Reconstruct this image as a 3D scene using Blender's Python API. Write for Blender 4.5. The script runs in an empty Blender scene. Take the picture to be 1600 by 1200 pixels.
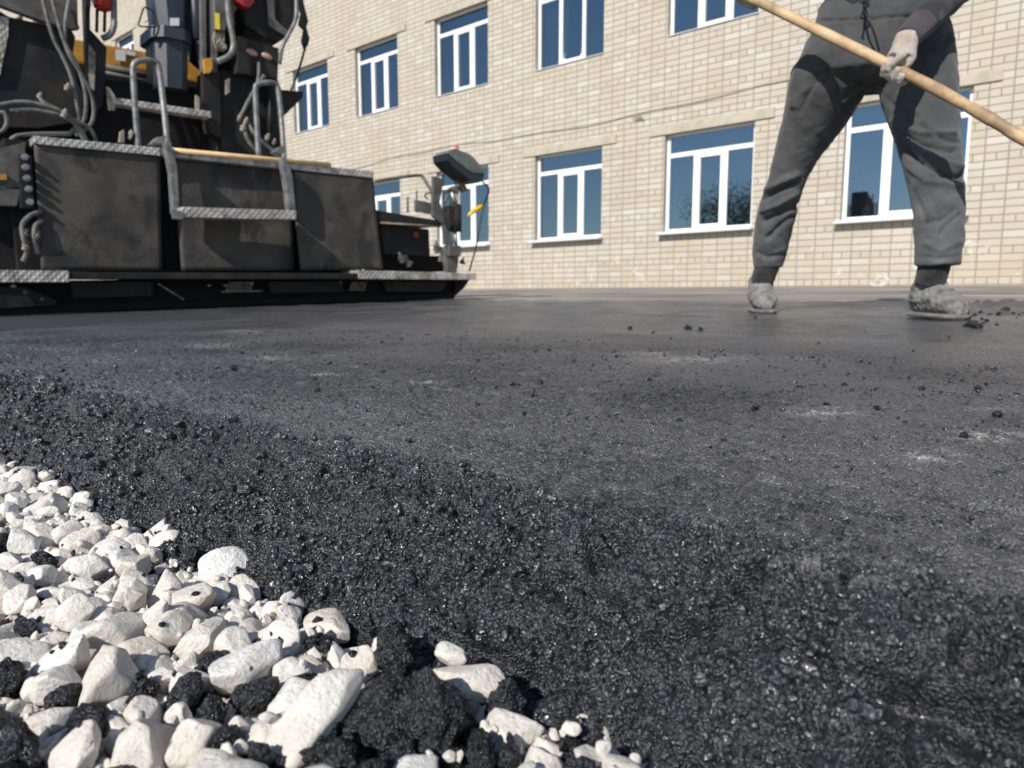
import bpy, bmesh, math, random
import numpy as np
from mathutils import Vector, Matrix, Quaternion, noise
R = math.radians
sc = bpy.context.scene
col = sc.collection
# ---------------------------------------------------------------- camera, sky, sun, exposure
# World axes: x runs along the wall of the building, y towards it, z up. The mat rises towards the wall by G.
PSI, PITCH, F, HC, G = R(49.4), R(7.0), 1115.0, .145, .0268
SP, CP = math.sin(PSI), math.cos(PSI)
cd = bpy.data.cameras.new('camera'); cam = bpy.data.objects.new('camera', cd); col.objects.link(cam)
cam.location = (0, 0, HC); cam.rotation_euler = (R(90)-PITCH, 0, R(90)-PSI)
cd.sensor_width = 36; cd.lens = F/1600*36; cd.clip_start = .02; cd.clip_end = 2000
cd.dof.use_dof = True; cd.dof.focus_distance = .66; cd.dof.aperture_fstop = 10.5
sc.camera = cam
SUN_EL = R(35); LX, LY = math.sin(R(30)), math.cos(R(30))
ldx, ldy = LX*SP-LY*CP, LX*CP+LY*SP                      # where the light travels, over the ground
world = bpy.data.worlds.new('World'); sc.world = world; world.use_nodes = True
wt = world.node_tree; sky = wt.nodes.new('ShaderNodeTexSky'); sky.sky_type = 'NISHITA'; sky.sun_disc = False
sky.sun_elevation = SUN_EL; sky.sun_rotation = math.atan2(-ldx, -ldy); sky.air_density = 1.0; sky.dust_density = .1; sky.ozone_density = 3.0
wt.links.new(sky.outputs[0], wt.nodes['Background'].inputs[0]); wt.nodes['Background'].inputs[1].default_value = .10
sd = bpy.data.lights.new('sun', 'SUN'); sd.energy = 4.6; sd.angle = R(.53); sd.color = (1, .955, .88)
sun = bpy.data.objects.new('sun', sd); col.objects.link(sun)
ld = Vector((ldx*math.cos(SUN_EL), ldy*math.cos(SUN_EL), -math.sin(SUN_EL)))
sun.rotation_euler = ld.to_track_quat('-Z', 'Y').to_euler(); sun.location = (2, -6, 8)
sc.view_settings.view_transform = 'Standard'; sc.view_settings.look = 'None'; sc.view_settings.exposure = 0.2; sc.view_settings.gamma = 1
sc.cycles.max_bounces = 6; sc.cycles.glossy_bounces = 3; sc.cycles.diffuse_bounces = 3
sc.cycles.sample_clamp_indirect = 4.0

# ---------------------------------------------------------------- measuring helpers
def ray(px, py):
    """direction of a photograph pixel in the world"""
    x = (px-800)/F; yc = (600-py)/F
    Y = math.cos(PITCH)+math.sin(PITCH)*yc; Z = -math.sin(PITCH)+math.cos(PITCH)*yc
    return Vector((x*SP-Y*CP, x*CP+Y*SP, Z)), Y
CAMP = Vector((0, 0, HC))
def at(px, py, dist):
    """the point seen at a pixel, at a distance (m) measured forward over the ground"""
    d, Y = ray(px, py); return CAMP + d*(dist/Y)
RIGHT = Vector((SP, CP, 0)); FWD = Vector((-CP, SP, 0)); UP = Vector((0, 0, 1))
def on_ground(px, py, dz=0):
    d, Y = ray(px, py); t = (HC-dz)/(G*d.y-d.z); return CAMP+d*t
def gz(y): return G*y

# ---------------------------------------------------------------- object helpers
def tag(o, label=None, cat=None, group=None, kind=None):
    if label: o['label'] = label
    if cat: o['category'] = cat
    if group: o['group'] = group
    if kind: o['kind'] = kind
    return o
def link(name, me, mat=None, parent=None, smooth=False, loc=None):
    o = bpy.data.objects.new(name, me); col.objects.link(o)
    if mat is not None:
        for m in (mat if isinstance(mat, (list, tuple)) else [mat]): me.materials.append(m)
    if smooth: me.polygons.foreach_set('use_smooth', [True]*len(me.polygons))
    if parent is not None: o.parent = parent
    if loc is not None: o.location = loc
    return o
def empty(name, loc=(0,0,0), mat=None):
    o = bpy.data.objects.new(name, None); col.objects.link(o); o.empty_display_size = .1
    if mat is not None: o.matrix_world = mat
    else: o.location = loc
    return o
class MB:
    """collects shapes and links them as ONE mesh object"""
    def __init__(s): s.bm = bmesh.new(); s.mi = 0
    def _fin(s, n0):
        for f in list(s.bm.faces)[n0:]: f.material_index = s.mi
    def box(s, c, size, rot=None, bev=0):
        n0 = len(s.bm.faces)
        m = Matrix.Translation(Vector(c)) @ (rot.to_4x4() if rot is not None else Matrix.Identity(4)) @ Matrix.Diagonal(Vector((*size, 1)))
        r = bmesh.ops.create_cube(s.bm, size=1, matrix=m)
        if bev:
            es = list({e for v in r['verts'] for e in v.link_edges})
            bmesh.ops.bevel(s.bm, geom=es, offset=bev, segments=2, affect='EDGES', profile=.7)
        s._fin(n0); return s
    def prism(s, pts, off, bev=0):
        """polygon pts (Vectors) swept along off"""
        n0 = len(s.bm.faces)
        off = Vector(off); a = [s.bm.verts.new(p) for p in pts]; b = [s.bm.verts.new(Vector(p)+off) for p in pts]
        n = len(pts); fs = [s.bm.faces.new(a), s.bm.faces.new(b[::-1])]
        for i in range(n):
            fs.append(s.bm.faces.new((a[i], b[i], b[(i+1) % n], a[(i+1) % n])))
        bmesh.ops.recalc_face_normals(s.bm, faces=fs)
        if bev:
            es = list({e for f in fs for e in f.edges})
            bmesh.ops.bevel(s.bm, geom=es, offset=bev, segments=2, affect='EDGES', profile=.7, clamp_overlap=True)
        s._fin(n0); return s
    def tube(s, pts, rad, seg=10, closed=False, smooth=0):
        pts = [Vector(p) for p in pts]
        if smooth: pts = spline(pts, smooth)
        n = len(pts); rads = rad if isinstance(rad, (list, tuple)) else [rad]*n
        if len(rads) != n: rads = [rads[0]+(rads[-1]-rads[0])*i/(n-1) for i in range(n)]
        n0 = len(s.bm.faces); rings = []; up = None
        for i, p in enumerate(pts):
            if closed: t = pts[(i+1) % n]-pts[i-1]
            else: t = pts[min(i+1, n-1)]-pts[max(i-1, 0)]
            t.normalize()
            if up is None:
                up = t.orthogonal().normalized()
            up = (up-t*up.dot(t)).normalized(); w = t.cross(up)
            rings.append([s.bm.verts.new(p+(up*math.cos(2*math.pi*k/seg)+w*math.sin(2*math.pi*k/seg))*rads[i]) for k in range(seg)])
        m = n if closed else n-1
        for i in range(m):
            A, B = rings[i], rings[(i+1) % n]
            for k in range(seg): s.bm.faces.new((A[k], A[(k+1) % seg], B[(k+1) % seg], B[k])).smooth = True
        if not closed: s.bm.faces.new(rings[0][::-1]); s.bm.faces.new(rings[-1])
        s._fin(n0); return s
    def loft(s, rings, cap=True):
        n0 = len(s.bm.faces); vr = [[s.bm.verts.new(p) for p in r] for r in rings]; k = len(rings[0])
        for A, B in zip(vr, vr[1:]):
            for i in range(k): s.bm.faces.new((A[i], A[(i+1) % k], B[(i+1) % k], B[i])).smooth = True
        if cap: s.bm.faces.new(vr[0][::-1]); s.bm.faces.new(vr[-1])
        s._fin(n0); return s
    def ball(s, c, r, seg=12, sc_=(1,1,1), rot=None):
        n0 = len(s.bm.faces)
        m = Matrix.Translation(Vector(c)) @ (rot.to_4x4() if rot is not None else Matrix.Identity(4)) @ Matrix.Diagonal(Vector((r*sc_[0], r*sc_[1], r*sc_[2], 1)))
        bmesh.ops.create_uvsphere(s.bm, u_segments=seg, v_segments=max(6, seg//2+2), radius=1, matrix=m)
        for f in list(s.bm.faces)[n0:]: f.smooth = True
        s._fin(n0); return s
    def build(s, name, mat=None, parent=None, origin=None, smooth=False):
        bmesh.ops.recalc_face_normals(s.bm, faces=s.bm.faces)
        if origin is not None: bmesh.ops.translate(s.bm, verts=s.bm.verts, vec=-Vector(origin))
        me = bpy.data.meshes.new(name); s.bm.to_mesh(me); s.bm.free()
        o = link(name, me, mat, parent, smooth)
        if origin is not None: o.location = origin
        return o
def spline(pts, sub):
    out = []; n = len(pts)
    for i in range(n-1):
        p0 = pts[max(i-1, 0)]; p1 = pts[i]; p2 = pts[i+1]; p3 = pts[min(i+2, n-1)]
        for k in range(sub):
            t = k/sub
            out.append(.5*((2*p1)+(p2-p0)*t+(2*p0-5*p1+4*p2-p3)*t*t+(3*p1-p0-3*p2+p3)*t**3))
    out.append(pts[-1]); return out
def np_mesh(name, V, Fq, smooth=True):
    me = bpy.data.meshes.new(name); me.vertices.add(len(V)); me.vertices.foreach_set('co', np.asarray(V, np.float32).ravel())
    n = len(Fq); k = Fq.shape[1]
    me.loops.add(n*k); me.loops.foreach_set('vertex_index', Fq.astype(np.int32).ravel())
    me.polygons.add(n); me.polygons.foreach_set('loop_start', np.arange(0, n*k, k, dtype=np.int32))
    me.polygons.foreach_set('use_smooth', np.full(n, smooth)); me.update(calc_edges=True); return me
def remesh(mb, voxel, smooth_it=4, fac=.5):
    """joins the overlapping closed shapes of mb into one continuous surface"""
    me = bpy.data.meshes.new('tmp'); bmesh.ops.recalc_face_normals(mb.bm, faces=mb.bm.faces); mb.bm.to_mesh(me); mb.bm.free()
    o = bpy.data.objects.new('tmp', me); col.objects.link(o)
    m = o.modifiers.new('r', 'REMESH'); m.mode = 'VOXEL'; m.voxel_size = voxel; m.use_smooth_shade = True
    m = o.modifiers.new('s', 'SMOOTH'); m.iterations = smooth_it; m.factor = fac
    dg = bpy.context.evaluated_depsgraph_get(); dg.update()
    out = bpy.data.meshes.new_from_object(o.evaluated_get(dg)); bpy.data.objects.remove(o); bpy.data.meshes.remove(me)
    return out

# ---------------------------------------------------------------- numpy noise
def _hash(ix, iy, iz, k=0):
    h = (ix.astype(np.int64)*73856093) ^ (iy.astype(np.int64)*19349663) ^ (iz.astype(np.int64)*83492791) ^ (k*2654435761)
    h = (h ^ (h >> 13))*1274126177 & 0x7fffffff; h = (h ^ (h >> 15))*668265263 & 0x7fffffff; h ^= h >> 12
    return (h & 0xffffff).astype(np.float32)/np.float32(0xffffff)
def vnoise(P):
    I = np.floor(P); f = (P-I).astype(np.float32); I = I.astype(np.int64); f = f*f*(3-2*f); r = 0
    for dx in (0, 1):
        for dy in (0, 1):
            for dz in (0, 1):
                w = (f[:, 0] if dx else 1-f[:, 0])*(f[:, 1] if dy else 1-f[:, 1])*(f[:, 2] if dz else 1-f[:, 2])
                r = r+w*_hash(I[:, 0]+dx, I[:, 1]+dy, I[:, 2]+dz)
    return r*2-1
def fbm(P, o=3):
    r = 0; a = 1; t = 0
    for k in range(o): r = r+a*vnoise(P*(2.03**k)+17.3*k); t += a; a *= .5
    return r/t
def worley(P):
    """distance to the nearest cell point, and that cell's random number"""
    I = np.floor(P).astype(np.int64); best = np.full(len(P), 9, np.float32); cid = np.zeros(len(P), np.float32)
    for dx in (-1, 0, 1):
        for dy in (-1, 0, 1):
            for dz in (-1, 0, 1):
                jx, jy, jz = I[:, 0]+dx, I[:, 1]+dy, I[:, 2]+dz
                a = _hash(jx, jy, jz, 1); b = _hash(jx, jy, jz, 2); c = _hash(jx, jy, jz, 3)
                d = (jx+.1+.8*a-P[:, 0])**2+(jy+.1+.8*b-P[:, 1])**2+(jz+.1+.8*c-P[:, 2])**2
                m = d < best; best = np.where(m, d, best).astype(np.float32); cid = np.where(m, a, cid)
    return np.sqrt(best), cid
def dome(P, lo=.35):
    d, c = worley(P); r = .55+.35*c
    return np.sqrt(np.clip(1-(d/r)**2, 0, 1))*(lo+(1-lo)*c), c

# ---------------------------------------------------------------- materials
def mat(name, color=(.5,.5,.5), rough=.6, metal=0, spec=.5, **kw):
    m = bpy.data.materials.new(name); m.use_nodes = True; b = m.node_tree.nodes['Principled BSDF']
    b.inputs['Base Color'].default_value = (*color, 1); b.inputs['Roughness'].default_value = rough
    b.inputs['Metallic'].default_value = metal; b.inputs['Specular IOR Level'].default_value = spec
    for k, v in kw.items(): b.inputs[k.replace('_', ' ')].default_value = v
    return m
class NT:
    def __init__(s, m): s.m = m; s.t = m.node_tree; s.b = s.t.nodes['Principled BSDF']; s.co = None
    def n(s, ty, **kw):
        x = s.t.nodes.new(ty)
        for k, v in kw.items():
            if hasattr(x, k) and not k.startswith('i_'): setattr(x, k, v)
        return x
    def l(s, a, b): s.t.links.new(a, b)
    def obj(s):
        if s.co is None: s.co = s.n('ShaderNodeTexCoord').outputs['Object']
        return s.co
    def world(s): s.co = s.n('ShaderNodeNewGeometry').outputs['Position']; return s
    def attr(s, name): x = s.n('ShaderNodeAttribute'); x.attribute_name = name; return x.outputs['Fac']
    def map(s, scale=(1,1,1), rot=(0,0,0), src=None):
        x = s.n('ShaderNodeMapping'); x.inputs['Scale'].default_value = scale; x.inputs['Rotation'].default_value = rot
        s.l(src or s.obj(), x.inputs['Vector']); return x.outputs[0]
    def noise(s, scale, detail=4, rough=.55, src=None, dist=0):
        x = s.n('ShaderNodeTexNoise'); x.inputs['Scale'].default_value = scale; x.inputs['Detail'].default_value = detail
        x.inputs['Roughness'].default_value = rough; x.inputs['Distortion'].default_value = dist; s.l(src or s.obj(), x.inputs['Vector']); return x.outputs['Fac']
    def vor(s, scale, out='Distance', src=None, feature='F1'):
        x = s.n('ShaderNodeTexVoronoi'); x.feature = feature; x.inputs['Scale'].default_value = scale; s.l(src or s.obj(), x.inputs['Vector']); return x.outputs[out]
    def ramp(s, src, stops, interp='LINEAR'):
        x = s.n('ShaderNodeValToRGB'); e = x.color_ramp.elements; x.color_ramp.interpolation = interp
        while len(e) < len(stops): e.new(.5)
        for el, (p, c) in zip(e, stops):
            el.position = p; el.color = (c, c, c, 1) if isinstance(c, (int, float)) else (*c, 1)
        s.l(src, x.inputs[0]); return x.outputs[0]
    def mix(s, fac, a, b, mode='MIX'):
        x = s.n('ShaderNodeMix'); x.data_type = 'RGBA'; x.blend_type = mode
        for v, i in ((fac, 0), (a, 6), (b, 7)):
            if hasattr(v, 'default_value') or hasattr(v, 'is_output'): s.l(v, x.inputs[i])
            elif i == 0: x.inputs[0].default_value = v
            else: x.inputs[i].default_value = (*v, 1)
        return x.outputs[2]
    def math(s, op, a, b=0):
        x = s.n('ShaderNodeMath'); x.operation = op
        for v, i in ((a, 0), (b, 1)):
            if hasattr(v, 'is_output'): s.l(v, x.inputs[i])
            else: x.inputs[i].default_value = v
        return x.outputs[0]
    def bump(s, h, strength=.5, dist=.01, prev=None):
        x = s.n('ShaderNodeBump'); x.inputs['Strength'].default_value = strength; x.inputs['Distance'].default_value = dist
        s.l(h, x.inputs['Height'])
        if prev is not None: s.l(prev, x.inputs['Normal'])
        return x.outputs[0]
    def color(s, c): s.l(c, s.b.inputs['Base Color'])
    def rough(s, c): s.l(c, s.b.inputs['Roughness'])
    def normal(s, c): s.l(c, s.b.inputs['Normal'])

def worn(name, c1, c2, rough=.6, metal=0, scale=9, r2=None, bump=.15, spec=.5, lo=.4, hi=.65):
    """a surface of c1 with blotches of grime c2"""
    m = mat(name, c1, rough, metal, spec); t = NT(m)
    n = t.noise(scale, 7, .65, dist=.4); f = t.ramp(n, [(lo, 0), (hi, 1)]); t.color(t.mix(f, c1, c2))
    t.rough(t.ramp(n, [(.3, rough), (.7, r2 if r2 is not None else min(1, rough+.2))])); t.normal(t.bump(t.noise(scale*14, 5), bump, .004)); return m

M = {}
# white crushed limestone
m = mat('limestone', (.7,.66,.6), .9, 0, .2); t = NT(m).world()
oi = t.n('ShaderNodeObjectInfo'); f = t.noise(110, 7, .68)
wm = t.ramp(oi.outputs['Random'], [(0, (.80,.77,.72)), (.3, (.75,.705,.64)), (.55, (.83,.81,.78)), (.8, (.70,.635,.55)), (1, (.78,.735,.69))])
c = t.mix(t.ramp(f, [(.42, 0), (.70, .6)]), wm, (.58,.50,.41)); c = t.mix(t.ramp(t.noise(46, 4, .6), [(.5, 0), (.75, .6)]), c, (.84,.82,.79))
c = t.mix(t.ramp(t.noise(420, 3, .6), [(.66, 0), (.72, .8)]), c, (.06,.055,.055)); t.color(c)
b1 = t.bump(t.noise(160, 7, .72), .9, .0035); t.normal(t.bump(t.vor(330), .35, .0012, b1)); M['stone'] = m
# loose hot asphalt
def asphalt(name, base=(.0105,.012,.016), top=None, fine=1.0):
    m = mat(name, base, .5, 0, .9); t = NT(m).world()
    grain = t.vor(520, 'Color'); gd = t.vor(520, 'Distance'); n = t.noise(900, 3, .6)
    c = t.mix(t.ramp(grain, [(.3, 0), (1, 1)]), tuple(v*.5 for v in base), tuple(v*2.1 for v in base))
    tan = t.ramp(t.vor(300, 'Color'), [(.965, 0), (.98, 1)]); c = t.mix(tan, c, (.17,.165,.16))
    if top: c = top(t, c)
    t.color(c); t.rough(t.ramp(grain, [(.45, .19), (.53, .42)]))
    b1 = t.bump(gd, .7*fine, .0018); b2 = t.bump(n, .6*fine, .0009, b1)
    # every tiny grain of the coated aggregate is turned its own way, so some glint
    def facets(scale, amount, prev):
        x = t.n('ShaderNodeVectorMath'); x.operation = 'SUBTRACT'; t.l(t.vor(scale, 'Color'), x.inputs[0]); x.inputs[1].default_value = (.5, .5, .5)
        y = t.n('ShaderNodeVectorMath'); y.operation = 'SCALE'; t.l(x.outputs[0], y.inputs[0]); y.inputs['Scale'].default_value = amount
        z = t.n('ShaderNodeVectorMath'); z.operation = 'ADD'; t.l(prev, z.inputs[0]); t.l(y.outputs[0], z.inputs[1])
        w = t.n('ShaderNodeVectorMath'); w.operation = 'NORMALIZE'; t.l(z.outputs[0], w.inputs[0]); return w.outputs[0]
    t.normal(facets(1000, .24, facets(420, .38, b2))); return m
M['asphalt'] = asphalt('loose_asphalt', (.018,.0192,.0228), fine=.6); M['clump'] = asphalt('clump_asphalt', (.016,.017,.020), fine=1.3); M['clump'].node_tree.nodes['Principled BSDF'].inputs['Specular IOR Level'].default_value = .45
def matdust(t, c):
    # the smoother, greyer film a screed leaves on top, and white dust scuffed into it
    s = t.n('ShaderNodeSeparateXYZ'); t.l(t.co, s.inputs[0])
    h = t.math('SUBTRACT', s.outputs[2], t.math('MULTIPLY', s.outputs[1], G))
    film = t.ramp(t.math('ADD', t.math('MULTIPLY', h, 90), t.noise(190, 5, .7)), [(.22, 0), (.62, 1)])
    c = t.mix(t.math('MULTIPLY', film, .85), c, (.108,.105,.111))
    f = t.math('MULTIPLY', t.attr('dust'), t.ramp(t.noise(75, 7, .8), [(.47, 0), (.60, 1)]))
    return t.mix(t.math('MULTIPLY', f, .8), c, (.55,.53,.50))
M['mat'] = asphalt('asphalt_mat', (.0195,.021,.025), matdust, 1.35)
m = mat('old_road', (.12,.11,.10), .9, 0, .3); t = NT(m)
n = t.noise(1, 6, .6, src=t.map((.8, 2.2, 1))); c = t.mix(t.ramp(n, [(.4, 0), (.62, 1)]), (.17,.15,.138), (.29,.26,.235))
c = t.mix(t.ramp(t.noise(1, 4, .6, src=t.map((.35, 2.6, 1))), [(.56, 0), (.64, 1)]), c, (.46,.41,.35)); t.color(c)
t.normal(t.bump(t.noise(120, 4), .5, .004)); M['road'] = m
m = mat('earth', (.3,.27,.23), .95); t = NT(m); t.color(t.mix(t.noise(6, 6), (.2,.18,.15), (.5,.46,.4))); t.normal(t.bump(t.noise(50, 5), .7, .01)); M['earth'] = m
# bricks
m = mat('cream_brick', (.5,.45,.37), .85, 0, .25); t = NT(m)
sx = t.n('ShaderNodeSeparateXYZ'); t.l(t.obj(), sx.inputs[0]); cx = t.n('ShaderNodeCombineXYZ'); t.l(sx.outputs[0], cx.inputs[0]); t.l(sx.outputs[2], cx.inputs[1])
br = t.n('ShaderNodeTexBrick'); br.offset = 0; br.offset_frequency = 2; br.squash = .5; br.squash_frequency = 4
t.l(cx.outputs[0], br.inputs['Vector']); br.inputs['Scale'].default_value = 1; br.inputs['Brick Width'].default_value = .262; br.inputs['Row Height'].default_value = .1
br.inputs['Mortar Size'].default_value = .0085; br.inputs['Mortar Smooth'].default_value = .25; br.inputs['Bias'].default_value = 0
br.inputs['Color1'].default_value = (0, 0, 0, 1); br.inputs['Color2'].default_value = (1, 1, 1, 1); br.inputs['Mortar'].default_value = (.5, .5, .5, 1)
bc = t.ramp(br.outputs['Color'], [(0, (.44,.38,.30)), (.35, (.48,.425,.35)), (.65, (.46,.40,.325)), (1, (.53,.49,.43))])
bc = t.mix(t.ramp(t.noise(1.1, 5, .6), [(.45, 0), (.7, .5)]), bc, (.55,.51,.46))
bc = t.mix(t.ramp(t.noise(1, 4, .6, src=t.map((1.6, 1, .25))), [(.55, 0), (.72, .35)]), bc, (.46,.37,.25))
bc = t.mix(br.outputs['Fac'], bc, (.275,.245,.205))
low = t.ramp(sx.outputs[2], [(.30, 1), (.85, 0)])
salt = t.math('MULTIPLY', t.ramp(t.noise(3.4, 5, .7, dist=.6), [(.60, 0), (.72, 1)]), low)
bc = t.mix(t.math('MULTIPLY', salt, .8), bc, (.88,.86,.82))
stain = t.math('MULTIPLY', t.ramp(t.noise(2.1, 4), [(.42, 0), (.62, .35)]), t.ramp(sx.outputs[2], [(.3, 1), (.6, 0)])); bc = t.mix(stain, bc, (.46,.36,.24))
t.color(bc); inv = t.math('SUBTRACT', 1, br.outputs['Fac']); b1 = t.bump(inv, .8, .008); t.normal(t.bump(t.noise(60, 5), .25, .004, b1)); M['brick'] = m
M['concrete'] = worn('lintel_concrete', (.47,.42,.34), (.38,.34,.27), .9, scale=5, spec=.2)
M['plaster'] = worn('reveal_plaster', (.42,.385,.33), (.33,.30,.26), .9, scale=6, spec=.2)
M['pvc'] = mat('white_pvc', (.80,.81,.82), .35); M['sill'] = mat('painted_sill', (.66,.67,.68), .4)
m = mat('window_glass', (.006,.009,.014), .02, 0, 1.0); bb = m.node_tree.nodes['Principled BSDF']; bb.inputs['IOR'].default_value = 2.6
bb.inputs['Specular Tint'].default_value = (.78, .90, 1, 1); t = NT(m); t.normal(t.bump(t.noise(1.3, 1), .04, .02))
tb = t.n('ShaderNodeBsdfTransparent'); tb.inputs[0].default_value = (.8, .88, .86, 1); mx = t.n('ShaderNodeMixShader'); mx.inputs[0].default_value = .38; t.l(bb.outputs[0], mx.inputs[1]); t.l(tb.outputs[0], mx.inputs[2]); t.l(mx.outputs[0], t.t.nodes['Material Output'].inputs[0]); M['glass'] = m
M['room'] = worn('room_paint', (.30,.31,.30), (.14,.15,.15), .9, scale=1.5); M['curtain'] = mat('net_curtain', (.42,.43,.42), .9)
# machine
M['black'] = worn('black_paint', (.011,.0115,.013), (.034,.029,.025), .5, scale=5, bump=.1, spec=.28)
M['dark'] = worn('sooty_steel', (.008,.008,.0095), (.018,.016,.015), .75, scale=7, spec=.22)
M['rubber'] = worn('flap_rubber', (.027,.026,.026), (.10,.083,.064), .60, scale=4.4, bump=.25, lo=.36, hi=.70)
t = NT(M['rubber']); l_ = t.b.inputs['Base Color'].links[0].from_socket; sc_ = t.math('MULTIPLY', t.ramp(t.noise(1, 5, .75, src=t.map((26, 26, 5), rot=(0, .5, 0))), [(.58, 0), (.70, .55)]), t.ramp(t.noise(2.6, 3), [(.42, 0), (.6, 1)])); l2 = t.mix(sc_, l_, (.17,.155,.135)); t.color(t.mix(t.ramp(t.noise(3.1, 5, .7, src=t.map((1, 1, .6))), [(.54, 0), (.62, .75)]), l2, (.012,.012,.013)))
M['yellow'] = worn('yellow_paint', (.62,.30,.035), (.34,.17,.04), .45, scale=6)
M['navy'] = worn('blue_black_plastic', (.018,.026,.040), (.035,.042,.055), .38, scale=4)
M['grey'] = worn('grey_painted_tube', (.24,.245,.25), (.10,.095,.09), .42, metal=.3, scale=16)
M['midgrey'] = worn('grey_steel', (.13,.125,.12), (.06,.052,.045), .55, scale=8)
M['zinc'] = worn('zinc_steel', (.42,.42,.42), (.2,.19,.18), .35, metal=.8, scale=20)
m = worn('tread_plate', (.62,.59,.55), (.24,.20,.16), .45, metal=.5, scale=11, bump=.1)
t = NT(m); w1 = t.n('ShaderNodeTexWave'); w1.bands_direction = 'X'; w1.inputs['Scale'].default_value = 11; t.l(t.map(rot=(0, R(45), 0)), w1.inputs[0])
w2 = t.n('ShaderNodeTexWave'); w2.bands_direction = 'X'; w2.inputs['Scale'].default_value = 11; t.l(t.map(rot=(0, R(-45), 0)), w2.inputs[0])
t.normal(t.bump(t.math('MAXIMUM', w1.outputs['Fac'], w2.outputs['Fac']), .6, .006)); M['tread'] = m
M['hose'] = worn('dusty_hose', (.15,.15,.145), (.06,.058,.055), .6, scale=18); M['tan'] = worn('dusty_steel', (.34,.30,.24), (.13,.11,.09), .8, scale=20)
M['red'] = mat('red_paint', (.45,.03,.03), .4); M['lens'] = mat('red_lens', (.30,.02,.02), .25); M['orange'] = mat('orange_knob', (.75,.12,.03), .4)
M['wire'] = mat('black_wire', (.01,.01,.01), .5); M['box'] = worn('control_box_plastic', (.10,.115,.115), (.17,.18,.17), .5, scale=6); M['boxd'] = mat('control_box_side', (.018,.022,.028), .5)
M['yel'] = mat('yellow_plastic', (.80,.48,.01), .4); M['label'] = mat('yellow_label', (.85,.70,.04), .5); M['paper'] = mat('white_label', (.7,.7,.7), .5); M['beam'] = mat('pink_lamp', (.50,.30,.24), .3)
m = mat('ash_wood', (.6,.42,.24), .6, 0, .35); t = NT(m); gr = t.noise(1, 5, .6, src=t.map((4, 4, 4)));
c = t.mix(t.ramp(t.noise(11, 5, .6), [(.35, 0), (.7, 1)]), (.56,.40,.235), (.42,.275,.15)); c = t.mix(t.ramp(t.noise(5, 5, .7), [(.46, 0), (.60, .85)]), c, (.22,.145,.085))
t.color(c); t.normal(t.bump(t.noise(70, 5), .3, .003)); M['wood'] = m
M['pine'] = worn('new_handle_wood', (.78,.55,.30), (.62,.38,.16), .5, scale=7)
# clothes
def cloth(name, c1, c2, s=10, z0=None, dust=(.2,.2,.2)):
    m = mat(name, c1, .95, 0, .15); t = NT(m); m.node_tree.nodes['Principled BSDF'].inputs['Sheen Weight'].default_value = .15
    c = t.mix(t.ramp(t.noise(s, 6, .6), [(.35, 0), (.7, 1)]), c1, c2)
    if z0:
        x = t.n('ShaderNodeSeparateXYZ'); t.l(t.obj(), x.inputs[0]); f = t.math('MULTIPLY', t.ramp(x.outputs[2], [(z0[0], 1), (z0[1], 0)]), t.ramp(t.noise(16, 6, .65), [(.35, 0), (.65, 1)])); c = t.mix(t.math('MULTIPLY', f, .45), c, dust)
    t.color(c); w_ = t.n('ShaderNodeTexWave'); w_.inputs['Scale'].default_value = 180; w_.inputs['Distortion'].default_value = 1.5; t.l(t.obj(), w_.inputs[0])
    b1 = t.bump(t.noise(45, 6, .7), .5, .004); t.normal(t.bump(w_.outputs['Fac'], .35, .001, t.bump(t.noise(260, 3), .5, .0015, b1))); return m
M['pants'] = cloth('charcoal_knit', (.05,.051,.053), (.082,.082,.083), 9, (.15,.75), (.19,.19,.195))
M['shirt'] = cloth('black_cotton', (.022,.024,.028), (.04,.042,.046)); M['cuff'] = cloth('dark_plum_cuff', (.05,.042,.048), (.07,.06,.064)); M['sock'] = cloth('black_sock', (.02,.02,.022), (.05,.048,.047), 20)
M['glove'] = cloth('dusty_knit_glove', (.50,.46,.42), (.30,.23,.17), 14); M['shoe'] = cloth('dust_covered_shoe', (.27,.255,.235), (.085,.082,.08), 30); M['sole'] = cloth('dusty_sole', (.22,.21,.195), (.07,.068,.066), 30)
M['skin'] = mat('skin', (.45,.26,.18), .5); M['hair'] = mat('brown_hair', (.04,.025,.015), .6)
# ================================================================ THE SETTING
rng = np.random.default_rng(5)
YC = .376                       # crest of the mat's edge
def sheet(name, x0, x1, y0, y1, dz, m, nx=2, ny=2, label=None):
    xs = np.linspace(x0, x1, nx); ys = np.linspace(y0, y1, ny); X, Y = np.meshgrid(xs, ys); V = np.c_[X.ravel(), Y.ravel(), G*Y.ravel()+dz]
    i = np.arange(nx*ny).reshape(ny, nx); Fq = np.c_[i[:-1, :-1].ravel(), i[:-1, 1:].ravel(), i[1:, 1:].ravel(), i[1:, :-1].ravel()]
    return tag(link(name, np_mesh(name, V, Fq, False), m), kind='structure')
sheet('ground', -300, 300, -300, 300, -.145, M['earth'])
sheet('road', -60, 30, 4.30, 11.34, -.012, M['road'])
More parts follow.
